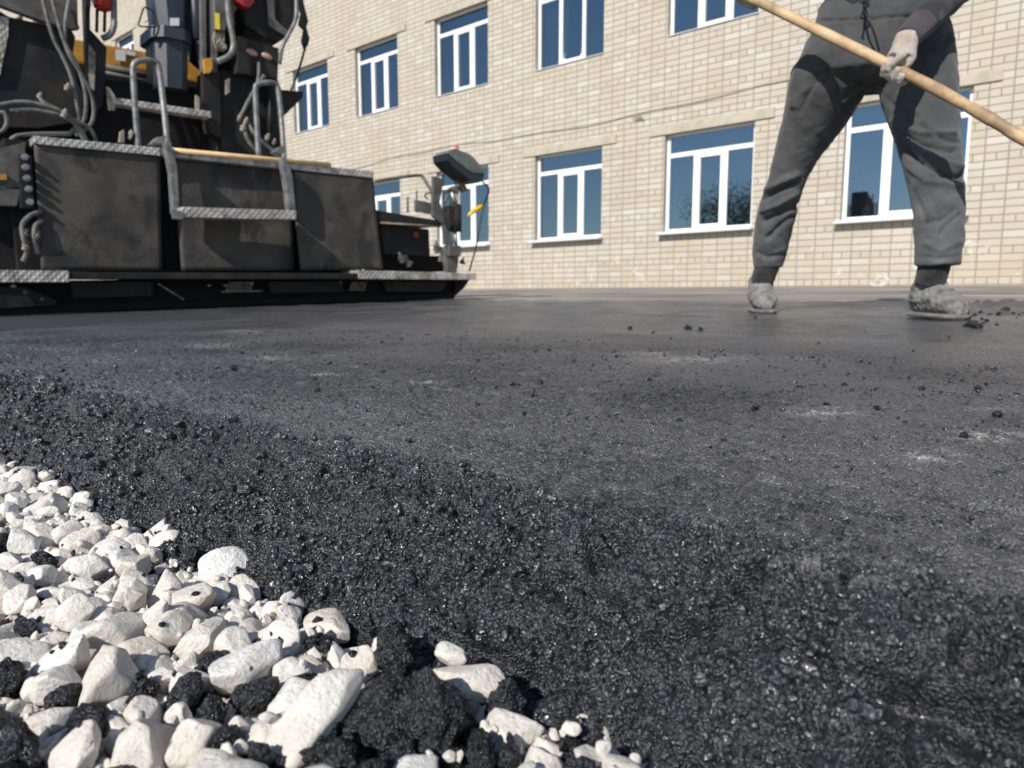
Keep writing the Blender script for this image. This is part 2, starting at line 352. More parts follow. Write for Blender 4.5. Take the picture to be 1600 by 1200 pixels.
# the mat: a crumbled edge slope and a screeded top, one mesh, finer near the camera
def grid_axis(a, b, f):
    out = [a]
    while out[-1] < b: out.append(out[-1]+f(out[-1]))
    return np.array(out)
sx_ = grid_axis(-3.2, .75, lambda s: max(.00085, .00175*math.sqrt(s*s+.10)) if s > -2.1 else .02)
def dv(y):
    if y < .40: return .00095
    return min(.02, .00095+.0042*(y-.40))
sy_ = grid_axis(.262, 1.75, dv)
X, Y = np.meshgrid(sx_, sy_); X = X.ravel(); Y = Y.ravel(); P0 = np.c_[X, Y, np.zeros_like(X)]
wob = .009*fbm(np.c_[X*75, Y*40, Y*0+2], 2)+.022*fbm(np.c_[X*7, Y*0, Y*0+3], 3)+.010*fbm(np.c_[X*28, Y*0, Y*0+9], 2); yc = YC+wob*.55
k = .0065; u = (yc-Y)/k; sp = k*np.log1p(np.exp(np.clip(u, -30, 30))); sl = 1/(1+np.exp(-np.clip(u, -30, 30)))   # height lost and slope weight
Z = -1.12*sp; foot = -.118+.0*X
P = np.c_[X, Y, Z]
rough = np.clip(sl*1.15+.0, 0, 1)
big, _ = dome(P/.034+4.1, .1); mid, mc = dome(P/.0135+1.7); sm, sc2 = dome(P/.0062); 
fn, _ = dome(P/.0034+9)
low = fbm(P/.045, 3); hole = np.clip(fbm(P/.020+30, 2)-.17, 0, .45)
low2 = fbm(P/np.array([.075, .05, .05])+12, 2)
disp = rough*(.0190*low+.010*low2+.0150*(big-.3)+.0055*(mid-.4)+.0030*(sm-.5)+.0014*(fn-.5)-.042*hole)
# the top: dragged by the screed, mostly flat with pits and grains standing out
near = np.clip(1.25-(Y-.38)/1.1, .25, 1)
pit = np.clip(fbm(np.c_[X/.016, Y/.011, 0*X+5], 3)-.18, 0, 1)
tex = (1-rough)*(.0020*(mid-.5)*near*near+.0024*(sm-.5)*near+.0015*(fn-.5)-.0085*pit*near+.003*fbm(P0/.20, 2)+.0022*np.clip(fbm(np.c_[X/.03, Y/.02, 0*X], 2)-.35, 0, 1)*4*near)
n_y = -.70*sl; n_z = np.sqrt(1-n_y**2); d = (disp+tex)*np.clip((1.75-Y)/.12, 0, 1)
Yn = Y+n_y*d; Zn = Z+n_z*d; Xn = X+.35*disp*fbm(P/.02+50, 1)
V = np.c_[Xn, Yn, Zn+G*Y]; nx, ny = len(sx_), len(sy_)
i = np.arange(nx*ny).reshape(ny, nx); Fq = np.c_[i[:-1, :-1].ravel(), i[:-1, 1:].ravel(), i[1:, 1:].ravel(), i[1:, :-1].ravel()]
me = np_mesh('asphalt_mat', V, Fq)
# the rest of the mat, coarser, in the same mesh by joining
far = []
def coarse(xs, ys):
    X, Y = np.meshgrid(xs, ys); p = np.c_[X.ravel(), Y.ravel(), 0*X.ravel()]; yy = p[:, 1]
    z = -np.clip(YC-yy, 0, 1)-.0012+(.006*fbm(p/.16, 3)*np.clip((yy-1.72)/1.0, 0, 1)+.003*fbm(p/.03, 2))*np.clip((yy-1.70)/.12, 0, 1)
    hc = on_ground(1575, 482); rr = np.hypot(p[:, 0]-hc.x, (yy-hc.y))
    z = z+(.030+.030*fbm(p/.028, 2))*np.exp(-(rr/.22)**2)
    far.append((np.c_[p[:, 0], yy, z+G*yy], len(xs), len(ys)))
coarse(np.arange(-9, 3.2, .03), np.arange(1.70, 4.40, .022)); coarse(np.arange(.745, 3.2, .03), np.arange(.262, 1.76, .02)); coarse(np.arange(-9, -3.19, .03), np.arange(.262, 1.76, .02))
VV = [V]; FF = [Fq]; base = len(V)
for v_, a_, b_ in far:
    i = np.arange(a_*b_).reshape(b_, a_)+base; FF.append(np.c_[i[:-1, :-1].ravel(), i[:-1, 1:].ravel(), i[1:, 1:].ravel(), i[1:, :-1].ravel()]); VV.append(v_); base += len(v_)
bpy.data.meshes.remove(me); AV = np.vstack(VV)
SCUFF = [(1075,562,190,13), (1010,552,90,7), (1290,645,120,16), (1540,682,100,22), (670,596,70,5), (330,540,100,7), (430,560,60,6), (500,584,70,4), (380,518,60,5), (1450,715,90,20), (90,545,80,5), (1250,560,80,5), (900,470,200,3), (750,592,14,4), (1560,640,60,8), (1150,470,250,3)]
dust = np.zeros(len(AV), np.float32)
for px, py, w, h in SCUFF:
    c = on_ground(px, py); e1 = on_ground(px+w/2, py)-c; e2 = on_ground(px, py-h/2)-c
    det = e1.x*e2.y-e1.y*e2.x; dx = AV[:, 0]-c.x; dy = AV[:, 1]-c.y; a_ = (dx*e2.y-dy*e2.x)/det; b_ = (dy*e1.x-dx*e1.y)/det
    dust = np.maximum(dust, np.exp(-(a_*a_+b_*b_)*1.2)).astype(np.float32)
me = np_mesh('road_surface', AV, np.vstack(FF)); at_ = me.attributes.new('dust', 'FLOAT', 'POINT'); at_.data.foreach_set('value', dust)
tag(link('road_surface', me, M['mat']), kind='structure')
print('mat verts', base)
def mat_top(x, y): return G*y

# ================================================================ GRAVEL AND CRUMBS
def rock_verts(seed, sub=3):
    rnd = random.Random(seed)
    bm = bmesh.new(); bmesh.ops.create_icosphere(bm, subdivisions=sub, radius=1.0)
    sx, sy, sz = 1.0, rnd.uniform(.62, .9), rnd.uniform(.45, .72)
    planes = []
    for k in range(rnd.randint(11, 15)):
        n = Vector((rnd.gauss(0,1), rnd.gauss(0,1), rnd.gauss(0,1))).normalized()
        planes.append((n, rnd.uniform(.50, .80)))
    off = Vector((rnd.uniform(-50,50), rnd.uniform(-50,50), rnd.uniform(-50,50)))
    for v in bm.verts:
        p = v.co.copy()
        for n, d in planes:
            h = p.dot(n) - d
            if h > 0: p -= n*h*.97
        p = Vector((p.x*sx, p.y*sy, p.z*sz))
        k = noise.noise(p*2.2+off)*.07 + noise.noise(p*5.5+off)*.03 + noise.noise(p*13+off)*.014
        p *= (1+k)
        v.co = p*.72
    for k in range(16):      # small fresh chips knocked off the corners
        n = Vector((rnd.gauss(0,1), rnd.gauss(0,1), rnd.gauss(0,1))).normalized(); d = max(v.co.dot(n) for v in bm.verts)*rnd.uniform(.80, .94)
        for v in bm.verts:
            h = v.co.dot(n)-d
            if h > 0: v.co -= n*h
    return bm
def crumb_mesh(seed, sub=4):
    bm = rock_verts(seed, sub); co = np.array([v.co for v in bm.verts]); nn = co/np.linalg.norm(co, axis=1)[:, None]
    a, _ = dome(co/.30+seed); b, _ = dome(co/.14+seed); c, _ = dome(co/.075+seed)
    d = .15*(a-.4)+.085*(b-.5)+.04*(c-.5)
    for v, n, k in zip(bm.verts, nn, d): v.co += Vector(n)*float(k)
    return bm
def finish(bm, name, m):
    me = bpy.data.meshes.new(name); bm.to_mesh(me); bm.free(); me.materials.append(m); me.polygons.foreach_set('use_smooth', [True]*len(me.polygons)); return me
NV = 16
rock_me = [finish(rock_verts(100+k, 4), 'crushed_stone', M['stone']) for k in range(NV)]
crumb_me = [finish(crumb_mesh(100+k), 'asphalt_clump', M['clump']) for k in range(NV)]
# resting places of the stones: kind, share of the picture, size, x, y, z (0.1 mm), turn
STONES = [
(4,999,214,-3563,1325,-871,-73,44,8), (6,999,220,-4410,1452,-837,-68,39,-11), (9,999,214,-3859,2010,-767,-55,69,-38), (1,999,220,-2340,2631,-868,32,-17,1), (110,999,141,-2498,2264,-777,26,13,-8),
(108,972,132,-2215,2353,-755,31,60,69), (15,943,154,-3768,1079,-821,-89,-14,-23), (112,917,136,-4080,1240,-818,17,8,22), (105,877,160,-3496,1892,-721,-26,92,27), (5,873,125,-3383,1488,-758,-38,-60,21),
(8,836,179,-4924,1714,-755,5,-20,-73), (14,832,128,-4313,1103,-859,84,50,12), (2,792,174,-3353,2000,-806,-18,-53,-2), (105,790,133,-3874,1665,-756,25,19,-32), (7,775,170,-4886,1360,-824,30,11,-90),
(8,766,150,-3061,1940,-763,-24,11,-71), (14,757,220,-5536,2874,-872,31,-84,-25), (115,740,121,-2828,1842,-767,-32,90,-28), (7,700,147,-3200,1826,-828,-13,15,-80), (9,697,176,-4079,2789,-849,-1,-95,29),
(2,627,187,-5127,2295,-830,-2,98,12), (3,623,175,-4030,2359,-843,51,-1,-40), (113,618,115,-1984,2801,-872,-72,-60,34), (2,618,142,-4668,1937,-764,63,-61,-33), (108,611,121,-2182,2944,-883,-75,34,-19),
(13,602,153,-3487,2563,-915,37,35,-68), (6,597,167,-2861,2073,-833,40,-14,-86), (113,583,160,-4896,1082,-811,69,15,-70), (4,562,178,-4555,2082,-879,-58,80,10), (108,552,125,-3528,1627,-773,-40,-77,-7),
(6,546,104,-3908,1454,-827,-25,36,66), (9,538,166,-4640,1716,-831,17,-37,-74), (6,490,146,-4578,1270,-839,-17,-43,-6), (107,442,127,-2521,2473,-823,-66,73,13), (6,432,119,-5385,1623,-758,-41,-66,14),
(110,423,151,-3735,2908,-932,86,-5,-51), (4,407,188,-7194,2225,-844,3,51,-86), (13,396,150,-6457,2085,-825,-72,-17,35), (114,396,81,-3254,1598,-757,7,57,49), (9,388,176,-3197,2433,-970,4,-22,-97),
(2,380,190,-5464,2265,-883,67,18,-31), (112,370,101,-4380,1215,-791,31,-81,-48), (2,366,177,-5145,1601,-886,71,-30,9), (102,363,86,-2898,1952,-714,97,21,4), (2,359,123,-6082,1457,-782,-47,-85,0),
(111,357,91,-2952,2450,-890,-11,56,-40), (1,351,165,-5623,1562,-835,-8,-27,-84), (2,348,137,-6513,1738,-831,79,-7,33), (8,344,150,-3254,2803,-932,-27,59,-70), (7,343,123,-5441,2026,-812,46,49,-74),
(115,340,97,-3833,2544,-783,4,-10,-71), (105,338,108,-3459,2194,-799,59,70,-2), (15,332,142,-4145,1032,-957,-31,-29,90), (102,327,160,-5815,2725,-915,82,-54,-10), (105,327,90,-3155,2495,-804,-18,9,89),
(101,324,114,-5533,1366,-803,87,11,1), (12,322,121,-3661,2204,-816,-2,45,-58), (9,316,197,-3396,1658,-944,49,-7,-75), (8,315,220,-8869,2430,-866,-45,-89,0), (2,310,165,-2714,2682,-937,12,-5,3),
(3,300,179,-4798,2143,-865,23,41,68), (5,300,129,-7423,1848,-768,33,-86,-13), (6,300,133,-2024,2570,-896,-45,29,84), (4,300,150,-6134,2285,-820,47,37,-78), (15,299,124,-3504,2809,-906,-68,-13,-18),
(5,299,108,-4527,2764,-913,-31,39,42), (15,299,126,-5369,1461,-875,4,-9,-89), (2,290,178,-6512,2351,-860,2,-31,-95), (106,285,63,-2951,1616,-711,-22,-76,-47), (3,281,187,-5106,1195,-895,77,-53,-29),
(112,274,124,-2663,2291,-912,-76,-56,-31), (11,270,119,-3979,889,-890,-65,-35,36), (113,259,90,-2682,2415,-793,31,-57,-76), (114,257,127,-2653,1925,-811,15,6,-47), (15,252,155,-4579,2477,-930,-16,16,10),
(6,252,97,-3035,2556,-882,-43,-8,70), (5,250,157,-7628,2085,-873,74,-10,-34), (14,249,158,-6762,2779,-923,36,-17,59), (101,247,120,-2358,2314,-878,60,-58,-52), (8,243,123,-5035,2569,-944,83,-8,16),
(6,241,138,-1672,2736,-846,13,86,46), (104,240,86,-2127,2457,-814,-66,65,-15), (2,234,153,-4175,854,-892,39,50,50), (12,232,129,-4732,1003,-970,16,-73,-42), (3,230,76,-4630,1059,-895,-60,-23,71),
(13,226,82,-4755,1170,-885,93,-10,-33), (6,225,109,-2165,2772,-936,20,23,-5), (115,222,129,-6080,2606,-929,59,80,-8), (110,219,77,-4145,1583,-815,36,62,16), (2,219,129,-3704,2344,-866,-24,83,-49),
(11,218,92,-4286,1888,-858,-67,57,-28), (6,216,138,-8949,2201,-772,13,14,-93), (10,216,134,-4929,1649,-934,-35,29,-88), (105,215,101,-6807,1849,-770,-59,11,72), (9,213,77,-4122,1410,-844,-92,34,-15),
(2,212,146,-5857,2173,-852,9,-74,-41), (14,212,114,-4363,1776,-870,77,-49,-21), (8,211,205,-10646,2659,-855,7,-6,-59), (13,210,185,-4077,1582,-1029,36,62,-67), (15,210,92,-5637,1261,-862,67,-16,-54),
(107,208,53,-2660,1884,-726,60,-49,-42), (112,203,83,-2895,2879,-953,30,-60,65), (6,201,137,-4742,2883,-947,-63,28,-36), (14,196,132,-6202,1701,-876,96,14,14), (11,195,161,-5131,2724,-932,-48,-46,-47),
(101,194,111,-3150,2623,-866,31,-80,-51), (9,192,90,-4836,1925,-692,-73,61,20), (9,192,108,-7575,2789,-883,-20,-69,68), (2,190,153,-3527,2332,-967,-56,-56,-59), (3,187,100,-6258,1954,-892,17,-97,14),
(9,182,82,-4473,1698,-823,84,-35,-38), (12,182,94,-4920,2411,-938,28,-72,58), (4,181,160,-6284,1421,-758,89,7,-9), (0,180,122,-4859,2733,-961,-43,-83,35), (6,178,101,-5164,2540,-851,-10,-43,89),
(5,178,123,-6913,2014,-824,-35,-6,-51), (10,176,119,-7006,1661,-820,-21,10,3), (0,176,60,-3329,1716,-768,13,13,23), (111,176,119,-3106,2169,-869,-90,-30,10), (6,168,123,-6534,2587,-883,-39,76,-52),
(6,167,142,-8826,2789,-880,-64,46,54), (11,162,79,-3394,2400,-926,21,-48,31), (8,160,153,-8556,2710,-940,52,-49,-15), (8,159,133,-5998,2068,-878,-90,20,-10), (10,158,124,-5662,2052,-831,-77,48,-22),
(15,158,102,-3710,2564,-901,63,33,-53), (108,156,83,-2940,1670,-799,32,4,5), (3,154,139,-6807,1682,-863,0,91,-23), (6,153,114,-5831,1725,-823,-50,11,-16), (110,153,115,-6189,2816,-890,-35,60,46),
(6,151,165,-9172,2724,-893,24,-26,-86), (100,146,72,-3032,2715,-898,33,9,73), (0,146,150,-6678,2046,-912,-50,-35,56), (113,144,54,-2771,1974,-750,-52,29,76), (14,143,179,-10029,2556,-876,51,-10,83),
(4,142,185,-9530,2225,-754,77,12,46), (114,141,66,-4058,1503,-812,-91,24,-32), (11,140,102,-5903,1480,-848,-74,-9,-61), (14,139,115,-8600,2389,-862,93,17,24), (4,139,95,-4214,1696,-835,58,-78,23),
(4,138,82,-3848,1296,-866,12,-4,-99), (15,137,115,-3997,1392,-941,-54,-14,-18), (10,136,86,-3714,1579,-856,50,48,-33), (6,134,134,-7100,2841,-923,88,-31,6), (105,133,71,-2992,2286,-866,22,82,40),
(6,133,190,-3642,1953,-935,94,32,6), (0,130,99,-8539,2066,-809,-15,-69,-70), (5,129,161,-6772,2337,-874,66,-58,-45), (9,128,113,-4277,2400,-855,-71,-68,-13), (115,128,114,-1778,2598,-827,1,-82,-55),
(4,126,82,-4975,2673,-858,-60,42,59), (106,126,102,-4142,1997,-817,-29,-94,13), (11,125,95,-5768,2508,-898,61,-43,66), (109,125,80,-2874,2586,-868,-72,-69,10), (6,124,220,-3133,1439,-916,-32,-20,53),
(13,123,130,-7946,2269,-866,16,-86,29), (10,122,173,-4105,1836,-934,-20,40,80), (15,120,84,-4674,2696,-916,13,-80,-44), (108,120,70,-2862,2365,-935,48,44,22), (13,119,194,-9960,2824,-948,-10,95,-30),
(12,118,182,-5586,1420,-1052,-11,36,-80), (10,117,80,-5779,1944,-863,91,40,-4), (15,114,169,-2406,2005,-845,-63,75,1), (110,110,68,-3051,2826,-929,-58,79,-17), (10,110,152,-7486,2295,-844,-68,-56,47),
(14,110,99,-4423,2401,-875,51,-71,-16), (13,109,213,-3959,2595,-1008,18,72,60), (113,109,110,-2765,2503,-859,57,59,17), (10,108,131,-4219,2168,-852,12,29,-9), (0,104,56,-3241,1627,-890,-56,-13,79),
(13,102,127,-5369,1799,-844,6,-75,-66), (100,102,160,-7884,1759,-802,-65,62,-27), (4,99,102,-10037,2776,-771,-1,49,-69), (15,98,117,-4890,1947,-939,-16,-97,10), (10,96,148,-7293,2699,-988,-24,42,36),
(101,96,78,-2770,2281,-931,31,63,54), (105,95,70,-3127,2318,-886,20,-25,62), (12,95,119,-7899,2084,-843,-53,58,-61), (2,90,133,-5628,1770,-866,53,-76,-10), (114,88,88,-4923,2882,-917,19,-81,-47),
(15,88,59,-3711,2492,-928,-52,-38,-57), (11,86,104,-5430,2658,-910,-76,-32,-27), (9,84,89,-3559,1515,-968,-39,-68,-19), (7,82,103,-7578,2614,-958,38,-7,-43), (10,81,127,-8324,2705,-986,-66,-54,45),
(7,78,162,-6411,1886,-968,-57,-50,35), (111,77,99,-6353,2485,-915,48,62,-43), (0,76,128,-7050,2452,-892,-3,1,100), (2,76,101,-5822,1591,-819,20,74,-61), (3,76,103,-3596,1731,-860,22,11,61),
(14,74,111,-8293,2442,-913,2,-95,29), (4,73,76,-7638,2578,-874,87,37,25), (110,72,124,-2452,1842,-752,-61,54,-6), (108,71,94,-3095,1661,-888,-23,-73,-54), (13,70,176,-10218,2908,-883,-77,9,-35),
(7,68,113,-8083,2114,-829,26,-80,49), (104,68,84,-2336,2883,-915,-61,-65,-43), (6,67,220,-6377,1373,-1074,18,84,-29), (14,66,83,-1811,2858,-916,17,1,87), (10,66,146,-3921,1253,-1009,-14,24,64),
(1,65,133,-5100,1874,-829,88,47,7), (104,65,75,-6245,2126,-870,-39,9,24), (109,65,71,-4253,2693,-909,-40,-34,71), (114,65,81,-3831,1781,-888,-43,-34,-33), (11,64,147,-5488,1191,-955,-47,-47,66),
(4,64,120,-8490,2227,-896,-39,-34,83), (6,64,119,-8270,2074,-886,-44,9,-26), (2,63,129,-5987,1843,-912,29,-1,10), (9,63,117,-6043,2359,-931,-23,-94,24), (11,60,161,-7019,2638,-994,-63,-39,-29),
(6,56,131,-7963,2613,-957,-29,-7,-61), (8,54,190,-3585,2695,-1065,10,44,89), (13,54,123,-3304,2204,-944,-6,73,-54), (15,52,56,-3777,2439,-842,-66,41,57), (1,51,115,-4228,1710,-987,-33,21,77),
(10,49,119,-8823,2114,-870,2,65,31), (9,48,109,-7320,2057,-899,-30,-79,51), (4,48,118,-4375,2582,-954,-60,66,-10), (2,47,146,-9618,2769,-936,30,-61,-40), (15,46,110,-2850,2268,-1082,-70,-19,67),
(5,45,126,-4782,1082,-1173,93,-26,8), (105,45,52,-3814,2802,-1007,53,77,-27), (9,45,87,-6852,1919,-927,-14,-17,-53), (10,44,85,-6590,2760,-1019,88,-44,-10), (14,42,147,-4801,2539,-1018,-62,11,-71),
(1,42,104,-4372,1079,-971,95,-3,-31), (108,42,43,-5884,1309,-866,15,-41,19), (104,41,63,-2947,2377,-988,-73,12,62), (2,40,212,-7171,1811,-994,58,-12,1), (12,40,105,-5129,2435,-967,96,-14,14),
(2,39,113,-9663,2575,-912,-88,25,31), (6,36,123,-4436,1736,-991,0,-98,18), (12,36,162,-7756,2781,-1003,96,11,24), (9,34,83,-7458,1905,-931,-64,38,-38), (8,33,210,-7532,1574,-849,77,-11,2),
(14,33,162,-5565,2501,-980,54,-80,-17), (13,32,56,-4145,2609,-890,-30,47,-23), (9,31,118,-8180,2806,-1026,-76,-41,43), (4,30,220,-9264,1998,-789,-49,8,85), (7,30,160,-7448,1734,-946,5,-43,85),
(1,29,152,-5224,1087,-1085,66,33,67), (101,28,69,-6109,1554,-849,15,-13,33), (110,28,96,-8178,2551,-965,42,13,-90), (1,28,115,-6260,2578,-969,10,-92,33), (2,28,80,-5962,1367,-918,64,-21,-13),
(3,27,151,-4598,864,-875,-91,-4,39), (8,27,139,-8089,2045,-947,-46,12,-75), (5,27,84,-2971,2772,-997,-34,-58,-58), (111,27,62,-3878,2751,-975,-66,13,-34), (8,26,139,-5745,1918,-977,-17,92,-33),
(3,25,126,-6452,1527,-852,53,-59,-50), (3,25,92,-3069,1813,-976,-70,25,67), (114,25,56,-3858,1679,-902,-4,-24,18), (9,24,113,-7780,2594,-952,1,14,89), (6,22,195,-9800,2373,-949,19,21,-7),
(6,22,56,-4667,1899,-970,19,-98,2), (10,21,197,-5068,2104,-1046,86,31,-38), (10,21,128,-4880,2353,-1103,89,37,11), (13,21,170,-11943,2706,-905,60,37,-41), (110,20,75,-7645,1742,-885,29,48,-76),
(6,20,153,-3229,1986,-1049,-86,-6,-40), (12,20,72,-2808,1830,-876,1,4,73), (14,19,132,-11793,2843,-987,-5,-36,65), (13,19,91,-10411,2493,-854,-16,55,66), (111,18,65,-2371,2479,-823,-23,-11,-79),
(101,18,160,-8331,1815,-828,67,-73,-8), (106,18,61,-6386,1669,-905,-57,43,70), (6,18,86,-3703,1152,-930,4,41,72), (3,18,189,-3764,1551,-1045,-76,-56,2), (113,18,106,-6717,1448,-785,-44,76,-47),
(14,17,162,-6462,2175,-1035,57,-79,-10), (0,16,78,-4405,1211,-941,5,31,-19), (13,16,135,-4963,2576,-1084,68,44,43), (13,16,114,-2970,2371,-1126,91,28,-20), (13,16,108,-10837,2825,-960,46,38,7),
(9,16,196,-5030,1335,-1116,-90,-23,13), (15,16,98,-2557,2548,-1032,9,4,-81), (15,15,143,-6124,1537,-962,-36,4,34), (6,14,87,-4880,2127,-1024,39,47,65), (7,13,79,-4180,1445,-939,41,-6,-67),
(4,12,165,-10959,2533,-908,-29,45,15), (2,12,79,-4862,1111,-1002,-49,-19,-66), (3,11,97,-4238,1986,-1149,46,-83,-3), (106,10,71,-2571,2401,-1006,-39,-41,-66), (2,10,101,-8552,1991,-943,-11,-83,-54),
(12,10,89,-5015,1142,-1163,-27,53,-73), (15,10,116,-8206,2256,-899,8,-19,33), (5,10,173,-11607,2628,-964,7,-13,25), (13,8,144,-7325,2442,-963,-19,-96,-1), (14,8,123,-8666,2107,-894,-48,-30,51),
(9,7,123,-5472,1901,-936,92,7,-37), (12,7,144,-9429,2808,-1004,31,-30,-37), (14,7,87,-3670,2425,-1002,-81,-58,4), (7,6,162,-4519,1215,-1020,78,63,1), (5,6,153,-6586,1565,-1005,4,3,28),
(3,6,87,-4799,1846,-1039,58,78,13), (7,6,156,-3983,2090,-941,13,-82,55), (8,6,55,-6634,1606,-863,-33,73,-60), (13,5,89,-4114,1248,-973,-40,-81,27), (0,5,147,-6317,2258,-969,-61,75,-22),
(7,5,50,-3469,1906,-895,-4,35,29), (6,4,135,-4736,2020,-1092,-20,-28,38), (7,4,109,-8306,1928,-952,-32,-94,-3), (5,4,120,-4203,2090,-1036,25,-88,31), (112,4,77,-2388,2441,-913,4,12,76),
(6,4,220,-10273,2638,-1054,-7,-58,81), (10,4,70,-5147,2592,-1133,-7,-97,0), (12,4,82,-7577,2479,-979,53,-21,-8), (7,4,169,-7703,1865,-976,28,23,67), (0,4,100,-3202,1717,-957,13,25,93),
(9,3,121,-4653,1639,-989,-97,15,13), (13,2,88,-9799,2641,-950,-91,-31,19), (113,2,65,-6027,1608,-877,92,-16,35), (3,2,100,-6865,1496,-869,-13,-65,-66), (5,2,104,-10517,2848,-964,-13,-34,55),
(112,2,61,-4200,2297,-871,2,57,14), (7,2,114,-5448,1692,-949,-36,25,-41), (13,2,149,-8999,2517,-1076,40,73,51), (15,2,122,-9126,2190,-916,25,41,-70), (1,1,190,-12416,2786,-967,-2,-24,-96),
(15,1,107,-7005,2353,-993,2,11,-99), (1,1,220,-9516,2310,-1070,-61,47,-32), (0,1,73,-8645,1936,-857,-63,3,-9), (100,0,97,-10437,1591,-750,-46,-9,36), (102,0,109,-12364,1110,-965,24,59,75),
(112,0,122,-4930,-12,-919,15,16,69), (115,0,78,-14182,279,-997,-26,-79,-46), (112,0,88,-2621,332,-920,-2,-62,59), (112,0,160,-13468,-272,-982,-11,-29,63), (108,0,120,-8574,1503,-761,-16,-6,-51),
(109,0,67,-5102,285,-893,-60,-5,-15), (113,0,111,-11740,1088,-816,64,-77,-6), (101,0,82,-12905,76,-972,62,-70,-25), (100,0,146,-10498,1191,-791,-16,32,93), (111,0,50,-9755,909,-960,-57,-59,-27),
(101,0,45,-2226,869,-839,-23,-17,22), (4,0,188,-12498,581,-978,-22,-26,-21), (4,0,180,-8544,-257,-909,-99,0,-3), (11,0,220,-8960,-229,-973,-35,70,46), (4,0,105,-2436,349,-991,52,49,38),
(6,0,102,-9399,664,-955,-6,4,78), (8,0,168,-5788,1227,-945,-7,9,-63), (7,0,119,-11129,714,-961,-16,-20,95), (10,0,168,-13038,1399,-945,-48,70,-41), (13,0,67,-10612,1522,-937,-38,-71,-53),
(9,0,129,-10079,1717,-960,15,6,84), (7,0,124,-8389,450,-943,-67,52,53), (10,0,133,-2384,-275,-969,-67,-3,35), (6,0,128,-13400,774,-936,-76,-18,-61), (13,0,91,-6028,1231,-915,35,62,59),
(13,0,99,-5323,1971,-930,-26,68,-45), (8,0,61,-10176,1670,-868,74,34,-46), (10,0,74,-8837,1565,-921,-9,-25,94), (13,0,124,-9140,2356,-947,-52,-41,-24), (7,0,75,-8983,2335,-930,-77,58,-27),
(9,0,217,-12222,2385,-858,-2,2,62), (10,0,182,-13166,310,-997,72,66,-21), (4,0,115,-2484,-139,-950,-68,-33,-29), (4,0,161,-8749,261,-966,13,-59,7), (4,0,121,-2209,982,-934,-63,21,-5),
(11,0,129,-10821,1897,-956,-7,99,6), (14,0,92,-10254,1742,-954,60,68,-7), (0,0,212,-9696,1296,-946,29,40,49), (15,0,128,-12851,2165,-921,-9,24,-63), (9,0,136,-12640,2093,-947,58,-37,-52),
(1,0,86,-3472,2130,-924,75,17,-46), (9,0,220,-7928,-7,-958,22,51,57), (3,0,73,-8826,615,-979,-87,20,-43), (12,0,58,-8799,502,-950,9,1,-67), (13,0,77,-7141,750,-975,-68,30,-33),
(10,0,68,-6634,425,-980,9,14,93), (9,0,143,-9753,682,-909,10,-86,28), (10,0,119,-8298,1291,-931,-87,26,-39), (6,0,84,-10351,1019,-982,-3,23,16), (0,0,153,-9887,1022,-950,66,-19,-39),
(14,0,121,-9645,818,-903,13,-47,68), (2,0,152,-9209,1219,-932,-42,49,-69), (4,0,145,-1932,184,-1000,-2,65,15), (3,0,117,-888,293,-981,99,-1,-2), (6,0,66,-12453,938,-950,-58,55,-29),
(6,0,112,-5498,-30,-970,-22,0,-91), (5,0,119,-11024,1659,-922,38,6,-82), (10,0,122,-9404,1633,-924,73,3,-52), (14,0,86,-9007,1555,-945,54,-9,32), (2,0,169,-12675,1471,-928,12,-38,-92),
(12,0,120,-4399,646,-962,-15,60,-70), (14,0,119,-3631,1004,-968,0,89,-32), (2,0,114,-3485,970,-953,58,34,34), (7,0,89,-2989,1923,-938,-26,-35,67), (14,0,137,-8453,1641,-881,42,22,88),
(15,0,114,-10568,1663,-862,-68,-45,1), (1,0,120,-2615,1166,-912,68,-37,-46), (5,0,103,-1416,1505,-920,-25,-33,79), (2,0,98,-4188,2533,-913,6,21,86), (8,0,173,-9356,2419,-908,67,-57,-46),
(0,0,148,-1865,2399,-863,-83,20,11), (3,0,113,-2221,85,-927,-12,44,-8), (15,0,140,-4109,-282,-982,-31,77,42), (4,0,140,-8852,77,-899,-36,19,-89), (1,0,93,-8645,-113,-984,5,93,35),
(14,0,93,-2105,155,-976,21,49,71), (11,0,158,-6102,535,-918,-9,67,-62), (14,0,102,-5167,246,-971,-35,-9,-69), (5,0,158,-3476,546,-926,19,25,55), (7,0,85,-9931,593,-940,84,-16,-46),
(15,0,100,-9133,407,-996,-18,94,30), (13,0,130,-8652,396,-857,-20,39,-45), (3,0,104,-11097,421,-970,88,44,0), (2,0,130,-12989,1139,-913,26,44,64), (15,0,155,-5132,859,-976,11,3,-55),
(7,0,147,-3070,762,-951,-55,27,75), (15,0,140,-9413,1404,-781,-31,4,-90), (4,0,105,-8487,834,-897,78,-44,27), (6,0,79,-7931,930,-962,-35,-48,-73), (6,0,118,-7849,1067,-925,91,-26,-32),
(5,0,84,-7339,887,-980,-14,43,61), (1,0,107,-6259,1212,-927,38,-45,-69), (10,0,117,-12662,805,-964,73,42,-51), (7,0,96,-10619,1095,-957,-31,37,-81), (0,0,128,-9892,866,-906,-2,-59,74),
(12,0,67,-12541,1962,-895,-23,-58,-60), (7,0,109,-2702,1308,-925,9,-36,-76), (14,0,128,-1953,1543,-913,91,19,22), (12,0,186,-1778,1123,-943,4,-31,-56), (0,0,101,-6624,1502,-893,17,-15,41),
(5,0,117,-4821,1492,-963,8,72,-65), (14,0,57,-11610,1731,-951,-39,81,-27), (12,0,132,-11172,1233,-873,-20,40,-29), (10,0,158,-10170,1531,-936,-35,-26,55), (11,0,100,-9961,1626,-908,43,-83,-16),
